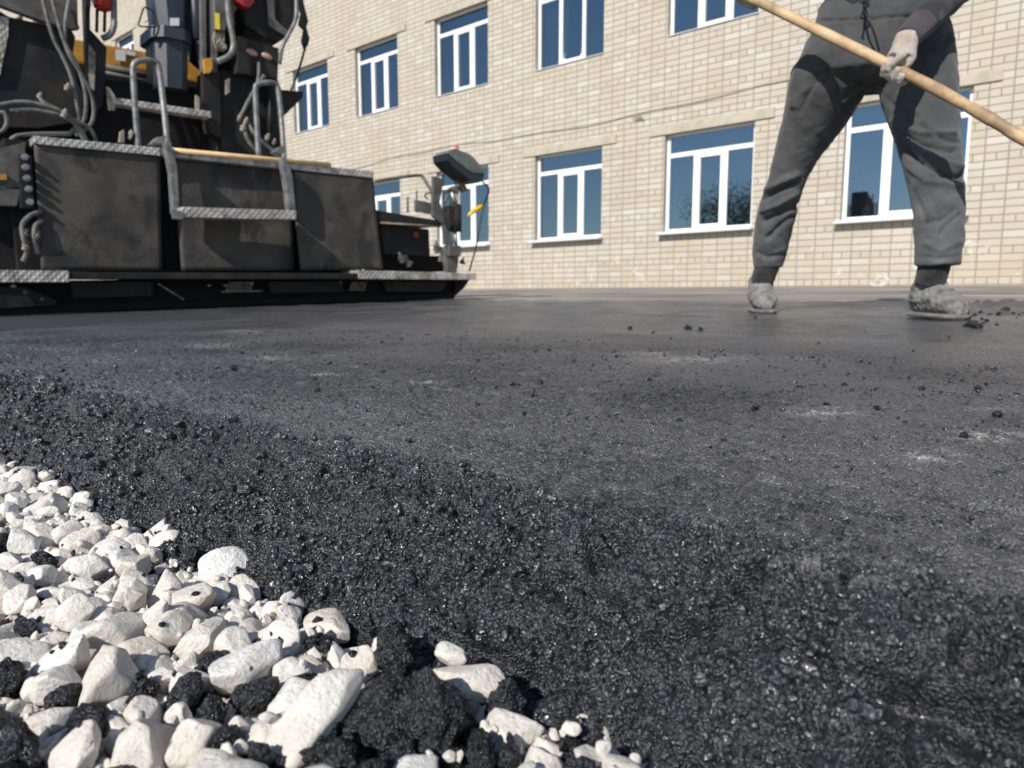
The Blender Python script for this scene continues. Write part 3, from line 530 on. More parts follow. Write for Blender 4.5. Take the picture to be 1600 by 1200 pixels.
(8,0,151,-12486,1798,-856,-12,-98,-14), (10,0,70,-11943,1945,-886,-51,-71,28), (11,0,149,-2194,1812,-913,-84,19,-51), (13,0,152,-1455,2009,-907,-6,34,52), (0,0,98,-6937,1850,-924,32,62,29),
(10,0,67,-5816,1802,-921,6,-67,48), (3,0,102,-10796,2103,-930,66,35,66), (13,0,115,-8937,1735,-878,21,72,18), (7,0,112,-8035,1761,-951,22,12,94), (6,0,88,-8993,2070,-946,-44,47,64),
(12,0,162,-11429,162,-852,29,-88,-38), (7,0,181,-9362,361,-1000,72,-42,-54), (3,0,132,-8474,87,-916,17,-53,-80), (0,0,93,-9524,405,-857,-23,41,-80), (0,0,127,-9030,660,-947,14,-96,10),
(2,0,129,-8220,490,-996,54,46,-16), (13,0,220,-7847,575,-941,13,14,22), (6,0,110,-2115,-312,-942,15,-40,62), (10,0,172,-8196,-5,-878,-36,-46,77), (7,0,139,-7674,-15,-1008,-49,-33,50),
(8,0,88,-10024,825,-916,-81,-44,38), (3,0,154,-9389,1043,-916,9,79,17), (15,0,78,-9034,1235,-966,-69,71,-11), (3,0,189,-8755,765,-839,82,-2,27), (10,0,184,-8280,937,-868,-10,59,-36),
(5,0,93,-7865,838,-921,-44,-85,-5), (6,0,115,-7346,1237,-972,-49,-62,37), (12,0,119,-6664,1031,-972,9,-29,95), (0,0,103,-12543,1039,-887,37,12,-89), (12,0,53,-11466,716,-987,22,6,-94),
(9,0,207,-11018,896,-895,-91,13,16), (1,0,67,-10410,1120,-965,95,-5,-11), (12,0,154,-3753,411,-887,17,72,61), (5,0,98,-2510,200,-967,-70,27,-27), (10,0,74,-2025,570,-943,44,29,-67),
(3,0,110,-5911,437,-994,34,8,-79), (12,0,147,-8046,1372,-878,95,28,-13), (11,0,138,-6835,1339,-863,-39,34,67), (1,0,129,-12357,1516,-874,75,61,-15), (7,0,213,-11827,1541,-905,12,33,89),
(15,0,167,-11189,1619,-860,-39,-52,37), (5,0,158,-10943,1299,-931,-6,-97,-21), (7,0,67,-10524,1570,-852,56,-72,-38), (2,0,219,-10316,1915,-859,72,59,32), (11,0,105,-9499,1361,-923,-31,-67,44),
(9,0,61,-2427,816,-969,-53,83,-12), (4,0,100,-13258,1248,-960,-6,72,-68), (14,0,161,-6043,842,-921,4,-88,-15), (12,0,101,-3006,914,-950,-40,-36,-33), (5,0,93,-7820,1968,-904,-59,67,-44),
(6,0,100,-11154,2197,-949,-8,-25,91), (6,0,61,-10659,2020,-932,50,41,48), (4,0,149,-10053,2109,-947,12,28,-44), (10,0,191,-13613,1824,-954,-51,41,-48), (3,0,92,-12805,1603,-910,-15,-91,-38),
(2,0,69,-5223,1361,-933,-2,20,-15), (5,0,189,-2775,1423,-794,-2,27,52), (13,0,138,-12743,2238,-814,-69,-42,49), (2,0,137,-12481,2540,-937,-61,-40,5), (8,0,141,-11106,2022,-886,24,-26,-86),
(13,0,86,-4378,2192,-928,7,0,69), (0,0,109,-2703,1757,-907,-7,-82,25), (12,0,165,-1428,2557,-934,-73,-63,-18), (12,0,121,-2470,19,-1004,10,65,75), (2,0,176,-9465,-251,-989,91,4,12),
(3,0,73,-8611,122,-1002,15,-88,-43), (15,0,137,-8276,-231,-825,23,-32,-31), (4,0,152,-7454,101,-903,-56,-16,-10), (15,0,202,-6759,-202,-876,1,5,92), (2,0,184,-4474,398,-960,25,-33,77),
(6,0,131,-3314,365,-967,-24,46,2), (3,0,71,-2358,137,-994,83,0,-12), (8,0,176,-1736,258,-876,33,55,76), (9,0,92,-8218,768,-942,-61,9,34), (10,0,150,-7553,320,-919,35,74,-52),
(8,0,62,-6840,232,-946,11,-89,1), (2,0,86,-6432,706,-956,-96,-18,-7), (6,0,169,-5687,168,-948,30,26,92), (5,0,220,-10648,464,-901,33,22,76), (7,0,62,-9851,509,-959,85,21,-44),
(3,0,124,-9767,77,-974,17,-3,-73), (15,0,151,-9236,795,-863,-19,19,41), (15,0,81,-8256,192,-970,-39,18,82), (0,0,161,-1898,-273,-1006,-30,-81,49), (8,0,138,-14198,471,-988,46,-81,-9),
(9,0,215,-12872,497,-921,16,18,93), (13,0,80,-3621,838,-979,-66,50,-13), (1,0,153,-2813,975,-938,31,-33,11), (11,0,107,-2219,781,-890,5,-100,-2), (10,0,85,-1993,719,-970,49,76,19),
(8,0,96,-6884,1041,-933,8,0,-64), (4,0,122,-6508,815,-813,77,35,-37), (9,0,108,-5745,722,-869,29,-23,-83), (10,0,76,-9947,721,-915,-65,11,19), (15,0,88,-9452,774,-885,-20,-39,-88),
(5,0,79,-9007,853,-884,-67,58,-25), (7,0,187,-8933,1409,-834,-84,-54,0), (2,0,96,-7708,1176,-932,-69,37,-8), (15,0,97,-13647,1099,-952,-48,87,4), (10,0,105,-13224,627,-938,4,10,-64),
(7,0,91,-12821,921,-903,64,2,-16), (11,0,90,-12195,1057,-937,-88,-24,-33), (8,0,92,-11293,737,-970,-65,70,20), (1,0,111,-2519,1141,-787,95,-31,-2), (4,0,116,-13342,1520,-940,8,57,-28),
(11,0,71,-6372,1090,-883,85,-28,37), (1,0,132,-10326,1393,-866,57,57,52), (6,0,96,-9928,1259,-824,-28,-27,27), (12,0,89,-7883,1685,-928,-8,-21,-94), (9,0,78,-6461,1142,-901,-42,75,49),
(9,0,170,-13696,1450,-896,7,-6,79), (15,0,67,-12814,1513,-833,-59,79,-16), (14,0,51,-12845,1424,-962,-24,26,-91), (4,0,64,-11804,1305,-954,26,42,28), (0,0,76,-11556,1663,-896,-38,62,-13),
(0,0,73,-10950,1101,-954,-70,64,26), (4,0,83,-10381,1222,-903,-55,-50,60), (1,0,144,-1391,2203,-940,-41,-24,-38), (1,0,191,-12507,2311,-886,28,-3,-57), (12,0,84,-2530,1769,-910,42,-21,49),
(14,0,105,-2320,1720,-872,-8,-32,94), (9,0,62,-7371,1597,-958,2,-14,97), (6,0,55,-7064,1986,-949,-59,13,20), (14,0,50,-5758,2063,-947,57,-67,40), (0,0,133,-12195,1874,-929,27,21,-32),
(7,0,81,-11668,1954,-878,36,-90,-8), (12,0,54,-10886,2032,-930,-41,46,63), (7,0,81,-10253,2151,-879,-92,35,14), (6,0,127,-10167,2236,-817,-48,10,74), (15,0,123,-1326,2381,-924,-90,-22,-11),
(2,0,85,-10415,2351,-903,8,14,23), (7,0,118,-11820,294,-984,78,2,-25), (14,0,136,-10187,399,-916,36,0,-31), (12,0,112,-10042,547,-908,82,47,-19), (4,0,68,-10029,258,-861,59,33,-69),
(8,0,81,-3130,229,-939,45,54,65), (5,0,114,-2303,-103,-926,-6,55,-14), (3,0,72,-1797,135,-1006,14,-41,-59), (2,0,158,-1436,-11,-964,-13,-12,-98), (3,0,120,-13490,393,-976,-30,-19,-51),
(14,0,125,-13282,459,-907,-28,-34,-34), (14,0,162,-6103,-198,-1012,-79,-43,-37), (15,0,150,-4212,-69,-973,26,16,-56), (13,0,102,-8845,-81,-900,-17,73,34), (6,0,189,-8625,40,-751,-24,-19,28),
(10,0,156,-7756,183,-898,87,-35,-22), (13,0,145,-7699,-305,-965,-2,87,-39), (7,0,128,-7200,-172,-965,53,39,69), (14,0,191,-11794,737,-907,15,-34,-40), (12,0,112,-11570,646,-960,12,-16,-95),
(14,0,123,-9660,1420,-768,-8,17,-98), (2,0,100,-9132,985,-901,28,-58,-48), (8,0,129,-8903,915,-789,-88,18,23), (2,0,50,-2165,108,-835,40,84,34), (0,0,133,-13070,927,-925,5,-1,90),
(5,0,102,-12918,834,-840,96,19,21), (15,0,165,-12306,802,-850,-72,-65,-4), (8,0,153,-5397,312,-978,42,29,81), (14,0,110,-3876,685,-956,10,-8,88), (4,0,147,-3459,271,-993,20,-47,-5),
(9,0,158,-2817,274,-908,-87,24,-30), (0,0,117,-2160,425,-991,-9,94,-16), (8,0,135,-9064,721,-765,-57,-80,-18), (11,0,86,-8215,357,-950,-5,-79,57), (3,0,137,-8066,222,-946,39,-57,-71),
(7,0,58,-7890,747,-869,-14,71,69), (5,0,164,-6890,623,-973,23,49,27), (14,0,208,-6431,316,-900,0,10,-98), (10,0,74,-5951,556,-890,54,-84,6), (15,0,99,-10767,1098,-948,1,-19,-96),
(12,0,77,-10395,1530,-818,-29,2,52), (10,0,80,-10426,1670,-835,-66,51,46), (0,0,81,-9518,1508,-938,-10,82,-35), (11,0,134,-8761,1702,-831,-42,4,-25), (11,0,160,-8170,1603,-886,-40,-90,15),
(3,0,74,-14058,1699,-964,75,-15,32), (5,0,87,-12695,1110,-937,0,97,20), (8,0,114,-12186,1444,-908,-4,26,-94), (15,0,128,-11987,1010,-876,47,-84,25), (11,0,147,-2839,807,-883,-68,-62,32),
(10,0,173,-1821,795,-890,-2,-71,70), (13,0,170,-8035,863,-790,65,36,48), (11,0,220,-7664,890,-864,-88,-34,22), (14,0,122,-7361,1011,-905,62,-68,21), (13,0,94,-6534,1005,-871,-37,66,-34),
(6,0,130,-5640,999,-840,20,-46,-79), (2,0,129,-5528,899,-924,-15,41,-66), (8,0,89,-9766,2055,-949,33,21,62), (8,0,146,-9216,1791,-933,-12,11,33), (0,0,107,-8153,1831,-854,-24,8,87),
(0,0,53,-7147,1980,-920,73,-3,-59), (5,0,65,-13177,1505,-928,9,74,54), (2,0,112,-12015,1822,-952,74,-21,-17), (0,0,102,-10702,1871,-867,-51,-46,64), (8,0,160,-10589,2118,-902,26,63,69),
(2,0,71,-2208,1266,-961,40,-61,22), (10,0,127,-1980,1349,-865,-59,-36,6), (5,0,110,-1593,1634,-891,-3,1,-69), (11,0,125,-6549,1214,-814,-24,-6,73), (3,0,91,-5764,1449,-890,40,64,63),
(5,0,220,-11696,2198,-792,94,-28,7), (12,0,88,-9446,2630,-927,-69,28,13), (4,0,220,-1046,1522,-889,11,36,-83), (1,0,74,-1727,2447,-932,49,6,69), (8,0,140,-7267,-222,-848,83,-55,-11),
(1,0,87,-6809,324,-974,9,-30,23), (5,0,145,-6207,-286,-885,-91,8,15), (3,0,88,-5045,9,-1009,-75,55,-14), (7,0,178,-4108,147,-974,-10,43,8), (7,0,147,-9064,3,-799,-6,-5,53),
(7,0,112,-8900,315,-849,-61,2,-38), (15,0,72,-7861,-338,-933,-31,-81,47), (10,0,102,-7625,31,-800,-15,-71,10), (10,0,152,-12924,-242,-915,45,-55,-70), (8,0,98,-6313,627,-906,-69,-42,18),
(0,0,116,-6367,-200,-975,0,53,-60), (13,0,166,-5644,467,-900,-94,11,30), (8,0,128,-4634,13,-941,-60,-28,-45), (0,0,77,-3883,569,-895,7,9,54), (8,0,135,-9541,941,-867,61,23,-43),
(14,0,52,-9012,714,-868,53,79,25), (8,0,105,-8838,460,-852,52,19,65), (6,0,87,-8223,643,-917,-28,11,63), (1,0,97,-7495,657,-942,-40,-14,65), (4,0,153,-7060,803,-839,78,45,-42),
(4,0,137,-13486,587,-916,15,89,-32), (11,0,121,-12813,236,-945,71,68,-1), (3,0,57,-12236,502,-954,2,-45,-83), (4,0,171,-11624,335,-855,97,19,6), (12,0,177,-11193,534,-893,-10,-22,-82),
(4,0,50,-10835,236,-1001,8,90,10), (5,0,162,-10191,146,-933,17,-33,31), (1,0,105,-3665,-42,-1006,-4,-20,16), (2,0,185,-2664,56,-920,34,-36,-58), (4,0,153,-2087,-62,-877,17,-83,-46),
(10,0,81,-5390,848,-932,59,-33,59), (7,0,117,-4917,908,-894,22,49,67), (15,0,100,-4136,692,-941,45,-76,38), (13,0,90,-3655,613,-946,-48,-33,45), (0,0,101,-3220,955,-869,-39,-78,48),
(11,0,130,-2623,800,-902,82,40,40), (2,0,87,-2022,842,-953,-11,97,14), (11,0,123,-9226,1014,-775,-89,2,45), (10,0,159,-8445,1227,-858,40,3,-84), (13,0,75,-7972,1202,-933,-53,16,79),
(2,0,90,-7355,1413,-814,64,44,61), (4,0,216,-7154,1133,-903,-49,37,60), (15,0,98,-6823,1144,-843,58,-10,79), (8,0,74,-6611,726,-840,-44,7,-89), (3,0,50,-12448,750,-940,73,-60,-1),
(6,0,108,-11988,781,-895,-5,69,-56), (9,0,61,-10623,685,-927,39,13,91), (10,0,213,-10275,748,-927,48,24,-81), (0,0,127,-9552,1101,-866,48,59,-29), (15,0,111,-2836,491,-796,-92,38,-3),
(10,0,86,-2086,164,-842,75,4,-48), (9,0,101,-14064,600,-983,-89,37,10), (11,0,115,-12918,710,-982,-91,38,-18), (12,0,119,-2905,1148,-889,18,-3,77), (4,0,147,-3117,1026,-783,-29,-4,-93),
(6,0,93,-1905,1705,-880,-99,-2,-9), (11,0,102,-1781,1394,-844,-81,-44,-22), (14,0,97,-7569,1243,-938,96,-21,13), (13,0,72,-6541,1381,-939,-32,21,-71), (15,0,72,-12394,1015,-962,-42,-33,-78),
(4,0,128,-10835,1552,-830,-42,-23,77), (10,0,85,-10145,1247,-950,24,42,-84), (9,0,162,-9750,1603,-905,-31,7,36), (2,0,115,-9221,1560,-944,93,21,-13), (7,0,115,-2130,308,-904,-9,-91,-32),
(8,0,166,-1555,1022,-970,55,70,11), (8,0,84,-13955,1452,-947,-39,-60,66), (8,0,109,-13279,1386,-931,6,-78,-61), (15,0,115,-13162,1196,-813,-8,-2,-93), (6,0,135,-12600,1631,-813,-12,6,36),
(15,0,128,-12355,1251,-820,-11,-4,8), (3,0,104,-1597,2553,-822,38,12,92), (5,0,93,-4272,1970,-955,-71,43,-15), (14,0,50,-10903,1735,-940,-38,88,-3), (0,0,106,-9890,2060,-893,0,-12,75),
(1,0,88,-8913,1990,-944,66,11,59), (8,0,65,-8341,1729,-931,-56,59,-52), (12,0,116,-11694,1774,-902,15,23,81), (12,0,140,-11412,2120,-892,24,94,26), (9,0,55,-1658,2434,-929,-58,-39,15),
(7,0,205,-1015,2744,-901,42,13,4), (9,0,86,-9095,2531,-923,-14,-47,68), (1,0,130,-11801,2558,-880,47,17,-73), (14,0,61,-11811,1821,-836,-41,-16,-86), (1,0,104,-13401,147,-993,-95,-17,17),
(0,0,195,-11961,106,-917,-39,-18,74), (8,0,122,-13151,569,-822,-34,-91,13), (13,0,118,-12116,223,-923,-12,31,-53), (10,0,100,-11836,507,-970,-24,50,23), (0,0,107,-11323,337,-885,-21,63,-6),
(5,0,72,-4013,-16,-1000,22,-18,10), (8,0,111,-3141,61,-975,50,76,-23), (12,0,149,-3031,-264,-971,4,-17,-66), (9,0,157,-2631,-292,-851,-94,-24,-18), (4,0,111,-1836,-18,-910,64,-26,-72),
(7,0,123,-1129,-157,-1009,-23,83,-42), (0,0,105,-8285,249,-894,62,50,-42), (15,0,121,-7067,32,-931,-49,-38,-25), (8,0,130,-5091,-113,-937,-90,27,1), (3,0,199,-11287,-185,-948,-56,-82,-9),
(15,0,172,-9972,144,-990,-82,44,-36), (5,0,85,-8571,224,-846,13,28,-46), (1,0,189,-13686,811,-972,-18,-93,-31), (11,0,113,-13074,655,-925,68,19,69), (3,0,114,-12566,915,-903,35,31,-88),
(2,0,121,-12028,386,-869,-64,46,17), (1,0,101,-11819,983,-900,100,-1,9), (11,0,117,-11544,773,-819,27,-3,92), (3,0,88,-10517,712,-917,71,67,19), (11,0,64,-9752,254,-924,-29,-4,70),
(10,0,50,-3498,853,-953,48,60,-7), (6,0,209,-3319,694,-811,-13,31,10), (6,0,127,-2719,641,-892,47,58,-41), (7,0,114,-2312,242,-974,90,31,-25), (13,0,56,-1946,330,-946,54,-73,-41),
(0,0,133,-6793,646,-721,19,-10,-97), (3,0,185,-6595,545,-872,4,-73,-68), (5,0,79,-5950,-25,-962,-43,-78,-18), (15,0,200,-4311,422,-778,32,95,-3), (3,0,158,-5185,391,-904,-8,-74,-54),
(2,0,87,-4550,155,-987,58,61,36), (8,0,100,-3836,146,-890,-51,78,35), (7,0,148,-10409,471,-912,-64,-72,15), (7,0,109,-9323,885,-758,24,8,-13), (10,0,101,-8933,520,-943,-26,3,32),
(3,0,116,-8489,305,-929,15,92,18), (7,0,201,-8098,540,-739,-96,-27,-7), (10,0,142,-7597,510,-854,-25,89,-20), (13,0,114,-12801,1267,-885,-94,2,8), (10,0,50,-12571,1316,-891,81,21,-6),
(15,0,50,-11489,1476,-943,8,28,57), (6,0,115,-11376,1584,-883,19,-28,7), (10,0,97,-11011,1520,-816,-82,0,54), (1,0,191,-10597,1374,-851,18,-21,64), (7,0,138,-9955,1550,-786,-39,-33,49),
(10,0,144,-9509,1916,-787,-69,-50,48), (13,0,141,-2442,1002,-910,21,56,28), (15,0,83,-2317,838,-860,75,32,50), (4,0,73,-14071,1444,-952,-19,73,7), (5,0,114,-12882,1062,-802,-36,29,89),
(3,0,133,-6182,1047,-833,26,-64,-46), (0,0,128,-5857,946,-927,83,7,-45), (13,0,133,-5582,713,-889,-77,17,45), (14,0,172,-5301,676,-902,-69,3,-51), (12,0,57,-4255,994,-952,72,-50,-27),
(0,0,67,-4054,816,-960,-46,-79,34), (2,0,87,-3599,736,-962,-70,-38,-61), (1,0,105,-3221,1140,-929,3,32,-94), (11,0,104,-10079,949,-907,90,23,8), (10,0,72,-9660,570,-857,63,39,-62),
(11,0,95,-9019,1069,-905,-8,-40,14), (3,0,218,-8684,1153,-762,-71,66,21), (4,0,76,-7989,1074,-831,-98,-13,11), (14,0,80,-7495,1239,-837,97,10,12), (1,0,70,-6998,1568,-929,-30,45,-26),
(8,0,220,-6769,868,-862,35,60,72), (14,0,82,-11873,1780,-858,-24,5,-90), (3,0,115,-11460,1954,-838,-77,61,-3), (12,0,102,-10931,2156,-949,16,-90,41), (11,0,77,-10302,2326,-890,-5,-5,42),
(1,0,106,-10078,1902,-934,-35,22,64), (2,0,91,-1494,1295,-954,1,-25,-55), (11,0,74,-14039,2194,-950,-4,42,-63), (1,0,119,-11442,1730,-782,-75,-28,34), (15,0,71,-4767,1308,-880,-52,-22,2),
(12,0,75,-3035,1173,-871,72,13,63), (12,0,132,-2053,1621,-833,20,10,-85), (1,0,111,-9373,1831,-920,72,0,67), (13,0,141,-8615,1424,-887,22,16,12), (1,0,73,-8170,1308,-962,74,-29,-55),
(9,0,110,-7659,1390,-967,-1,97,24), (5,0,119,-7168,1352,-893,59,-2,5), (15,0,109,-5931,1160,-883,-20,-81,3), (1,0,55,-9111,2447,-916,53,-42,18), (13,0,56,-8992,2329,-845,-36,33,-61),
(4,0,82,-11758,1232,-863,-71,-44,-54), (14,0,155,-1992,2098,-870,-27,-72,3), (5,0,149,-1459,1432,-808,96,-21,16), (6,0,71,-8766,1890,-850,-21,-30,82), (10,0,68,-7263,1686,-880,55,43,-56),
(8,0,86,-1641,2384,-877,19,15,-60), (14,0,75,-996,2388,-888,-4,-97,-24), (12,0,79,-6929,2254,-936,44,-32,-30), (5,0,164,-9692,-232,-814,-18,-5,-66), (5,0,65,-9139,526,-922,83,41,-5),
(13,0,50,-7963,173,-870,-58,3,61), (8,0,79,-7059,-101,-880,-6,-22,-10), (8,0,220,-7120,232,-878,46,-88,-14), (2,0,110,-6836,122,-922,-46,-51,-8), (9,0,83,-12860,-37,-951,41,-6,46),
(1,0,163,-12374,250,-928,-23,17,-21), (1,0,103,-11787,-50,-961,61,16,36), (15,0,206,-10340,-163,-939,-10,6,-80), (4,0,131,-10805,-42,-945,-81,-6,26), (15,0,67,-13428,438,-888,43,81,-39),
(5,0,147,-7810,761,-615,-76,0,-3), (9,0,81,-7493,1102,-844,-92,0,37), (9,0,132,-7168,634,-914,23,94,15), (6,0,80,-6654,793,-722,-18,22,-93), (6,0,188,-6118,99,-831,-77,10,-14),
(7,0,220,-4816,506,-927,-3,31,-21), (4,0,58,-11918,422,-916,70,34,-33), (13,0,113,-11401,683,-859,-56,-7,56), (15,0,145,-11045,101,-876,-92,-36,-7), (15,0,98,-9941,434,-875,9,-85,-11),
(9,0,131,-9563,215,-963,15,49,-50), (3,0,193,-9179,217,-895,-98,11,17), (11,0,133,-8515,553,-855,-98,12,4), (4,0,142,-13722,511,-950,-53,-69,48), (15,0,71,-12792,750,-846,-28,-36,48),
(6,0,136,-12647,336,-866,25,8,91), (5,0,98,-4719,139,-920,-64,1,16), (8,0,100,-3468,-222,-1004,-75,23,-34), (7,0,67,-3459,17,-957,14,20,-11), (0,0,93,-7363,686,-872,-88,28,20),
(6,0,83,-6719,1160,-817,-38,1,-93), (6,0,110,-6649,997,-753,52,45,73), (5,0,73,-5896,177,-938,49,-81,24), (11,0,66,-5655,788,-968,97,11,-7), (12,0,70,-5112,656,-940,72,-62,30),
(13,0,116,-10797,1172,-836,-4,57,82), (11,0,76,-9877,708,-807,-28,9,94), (3,0,127,-10144,1105,-866,37,28,16), (12,0,83,-9629,700,-841,-72,-40,56), (1,0,93,-9126,1356,-852,-22,73,11),
(7,0,80,-8889,822,-717,83,30,35), (13,0,81,-7662,1267,-873,-48,-33,81), (10,0,100,-7696,649,-806,91,31,-27), (8,0,101,-14226,889,-974,-67,13,-11), (2,0,101,-13641,656,-955,-6,-81,-45),
(3,0,122,-13233,862,-957,-17,54,-23), (9,0,116,-12718,1000,-851,-85,35,-26), (1,0,130,-12187,603,-887,79,58,-3), (8,0,53,-11235,852,-954,-7,-52,18), (10,0,92,-4650,272,-950,-89,9,32),
(0,0,63,-4130,329,-986,70,-12,-63), (7,0,170,-3865,-82,-915,-90,-18,0), (8,0,122,-2917,574,-933,-54,-56,-63), (0,0,93,-2292,384,-944,37,80,-30), (1,0,102,-1704,636,-963,-58,-22,-26),
(11,0,158,-1451,701,-946,-17,63,-76), (12,0,91,-5946,1667,-928,21,24,81), (1,0,102,-3332,1257,-896,72,32,60), (4,0,86,-9608,1503,-879,-53,-18,-6), (6,0,75,-9097,1470,-878,-6,14,-82),
(3,0,107,-7575,1372,-838,80,-20,-29), (9,0,112,-7220,1568,-918,-40,85,-28), (10,0,147,-13447,1025,-921,-35,41,-63), (13,0,72,-13108,1607,-924,-55,26,46), (1,0,80,-12577,1190,-939,-86,29,-22),
(4,0,94,-12260,1235,-943,44,-33,83), (13,0,220,-11415,1210,-794,22,92,34), (6,0,65,-10947,1387,-774,71,-52,23), (15,0,71,-10216,1030,-956,96,-15,-21), (9,0,95,-3403,860,-934,31,-78,26),
(9,0,133,-2422,719,-870,-25,77,-13), (1,0,145,-2139,1149,-883,-40,-91,-3), (12,0,93,-2087,1002,-832,-61,57,26), (12,0,220,-2507,1609,-784,13,0,-99), (9,0,93,-9064,1948,-937,3,-20,-50),
(11,0,119,-8973,1911,-825,87,-41,22), (1,0,50,-7318,1769,-906,5,64,67), (10,0,77,-11864,1953,-831,-25,-97,-5), (5,0,88,-11304,1962,-879,-2,-25,-55), (7,0,89,-11074,1826,-891,39,-26,-88),
(11,0,51,-10337,2099,-865,10,43,-86), (1,0,180,-9805,1834,-894,95,30,7), (7,0,176,-9149,1560,-734,-62,6,-25), (8,0,65,-2661,1022,-955,20,10,79), (3,0,140,-2292,1269,-778,6,-3,69),
(10,0,98,-1589,1235,-946,62,25,-74), (4,0,220,-1012,1108,-944,70,32,-63), (10,0,146,-14303,2178,-917,75,-4,-10), (6,0,96,-13509,1629,-938,5,-62,15), (3,0,177,-12901,1893,-821,11,10,65),
(109,0,111,-1654,1827,-888,34,-65,61), (106,0,63,-2475,1354,-758,98,-12,16), (107,0,86,-2741,881,-798,14,25,80), (104,0,79,-2008,1909,-868,-37,-3,91), (102,0,130,-2181,570,-894,74,51,40),
(101,0,94,-2250,2411,-848,-3,-28,77), (106,0,62,-2779,1058,-789,95,-7,-29), (115,0,77,-1768,1559,-852,-80,30,51), (107,0,78,-2817,1724,-873,-50,56,47), (113,0,107,-1831,2059,-870,-54,-72,41),
(108,0,86,-2199,1691,-785,-28,-31,49), (109,0,129,-2934,1695,-927,86,-14,-40), (100,0,102,-2643,1035,-782,36,21,87), (4,0,85,-1665,1977,-863,-17,-48,60), (8,0,87,-1264,1362,-949,15,-52,82),
(108,0,72,-2034,975,-954,18,13,-97), (115,0,88,-1582,2295,-814,15,-36,13), (110,0,82,-2139,2018,-809,-38,-47,80), (101,0,87,-2752,1145,-875,55,14,-65), (105,0,94,-2503,1424,-898,71,35,11),
(104,0,101,-1827,1841,-805,20,53,-78), (114,0,66,-1684,1698,-851,-2,-50,-28), (110,0,115,-3388,1115,-802,26,-24,87), (102,0,109,-2617,2538,-929,65,9,-21), (102,0,66,-2629,737,-810,23,78,50),
(106,0,82,-1504,2282,-902,-58,58,-32), (106,0,88,-1751,2283,-806,-10,30,-91), (107,0,76,-2210,2272,-889,15,98,10), (106,0,71,-3145,821,-844,40,-73,54), (109,0,94,-2087,1445,-771,-48,-76,43),
(109,0,75,-1856,1848,-921,-57,-62,-5), (102,0,62,-2002,2264,-936,43,22,-7), (113,0,70,-1860,1945,-934,14,8,-25), (105,0,122,-1481,1728,-775,12,9,-16), (114,0,112,-1318,1618,-926,20,-61,39),
(103,0,91,-2315,1764,-757,17,-21,-60), (100,0,63,-2223,1622,-905,35,47,-12), (107,0,84,-1949,1169,-869,65,72,4), (105,0,66,-1784,1724,-902,83,39,33), (109,0,109,-1819,2152,-762,72,65,-12),
(100,0,76,-3215,825,-932,-60,54,4), (108,0,133,-1565,2055,-774,23,-39,-61), (106,0,66,-2109,869,-857,-69,-26,-38), (111,0,160,-4419,780,-830,8,0,91), (114,0,82,-941,2179,-876,-77,33,4),
(115,0,85,-1866,1230,-768,53,-17,-66), (108,0,48,-5466,2067,-941,80,59,12), (111,0,71,-2518,573,-928,-24,-11,92), (104,0,160,-3923,318,-807,-93,-9,-36), (106,0,66,-1537,2429,-926,-46,32,-27),
(113,0,53,-2659,1048,-880,27,14,-53), (100,0,55,-3592,1598,-952,-73,21,51), (110,0,57,-2101,662,-964,-61,55,-18), (111,0,129,-4257,522,-943,1,-16,-9), (102,0,160,-3738,715,-841,78,-26,-27),
(103,0,60,-1258,2252,-926,-3,83,40), (101,0,97,-5045,850,-874,78,62,12), (107,0,78,-5713,1146,-827,-10,-93,-16), (111,0,94,-1410,2230,-797,56,-74,9), (113,0,87,-5268,928,-885,-32,88,31),
(102,0,160,-1673,1321,-742,92,19,30), (105,0,46,-2114,2328,-835,31,26,-65), (107,0,79,-5029,1787,-912,61,11,43), (100,0,65,-2882,1011,-832,-33,-20,13), (103,0,46,-1827,1497,-922,-35,73,-48),
(108,0,102,-7143,1513,-810,-86,29,21), (110,0,73,-8653,1574,-882,-82,-34,-26), (101,0,68,-5319,1137,-936,-29,34,12), (101,0,59,-8030,1185,-880,-29,78,36), (105,0,80,-11419,1433,-836,67,-11,-64),
(103,0,77,-13304,869,-795,-15,95,-18), (115,0,105,-1323,1171,-935,-99,8,10), (102,0,35,-12125,755,-909,24,-57,-63), (102,0,160,-7831,1349,-873,48,-81,-29), (107,0,93,-2599,1351,-758,1,-31,80),
(102,0,45,-11739,1283,-956,44,47,8), (113,0,160,-1197,1983,-853,-79,58,2), (108,0,101,-9103,1150,-788,-64,6,-45), (112,0,94,-12695,1733,-922,35,-16,14), (108,0,90,-11304,1707,-828,12,58,-19),
(100,0,114,-11117,2384,-874,-40,-67,61), (109,0,35,-2165,1648,-885,-47,-61,8), (108,0,35,-13110,791,-979,20,-5,98), (109,0,125,-12066,1993,-850,-57,48,-48), (109,0,160,-10511,1006,-854,-29,89,-34),
(105,0,80,-4025,708,-840,53,85,-3), (106,0,53,-6911,760,-784,-24,-46,79), (112,0,84,-13252,1665,-934,77,-33,-12), (110,0,160,-3591,236,-804,47,80,-15), (108,0,109,-8341,742,-812,-10,30,95),
(109,0,71,-9875,549,-858,7,-47,86), (105,0,155,-2445,424,-854,65,71,14), (106,0,88,-10839,774,-821,75,-43,-16), (104,0,133,-11560,1499,-811,-54,79,1), (102,0,116,-5911,736,-870,38,72,43),
(100,0,35,-3967,73,-1006,54,52,2), (108,0,72,-1654,1536,-835,43,-18,33), (114,0,75,-1713,2263,-915,63,72,16), (101,0,54,-4698,-108,-974,35,16,37), (114,0,35,-4444,1278,-874,-40,-13,-21),
(102,0,108,-1098,2278,-879,18,73,40), (103,0,77,-10971,348,-870,63,44,61), (113,0,75,-2873,1086,-779,42,34,-22), (107,0,113,-3277,106,-952,42,-82,-30), (104,0,106,-12289,394,-853,42,44,-78),
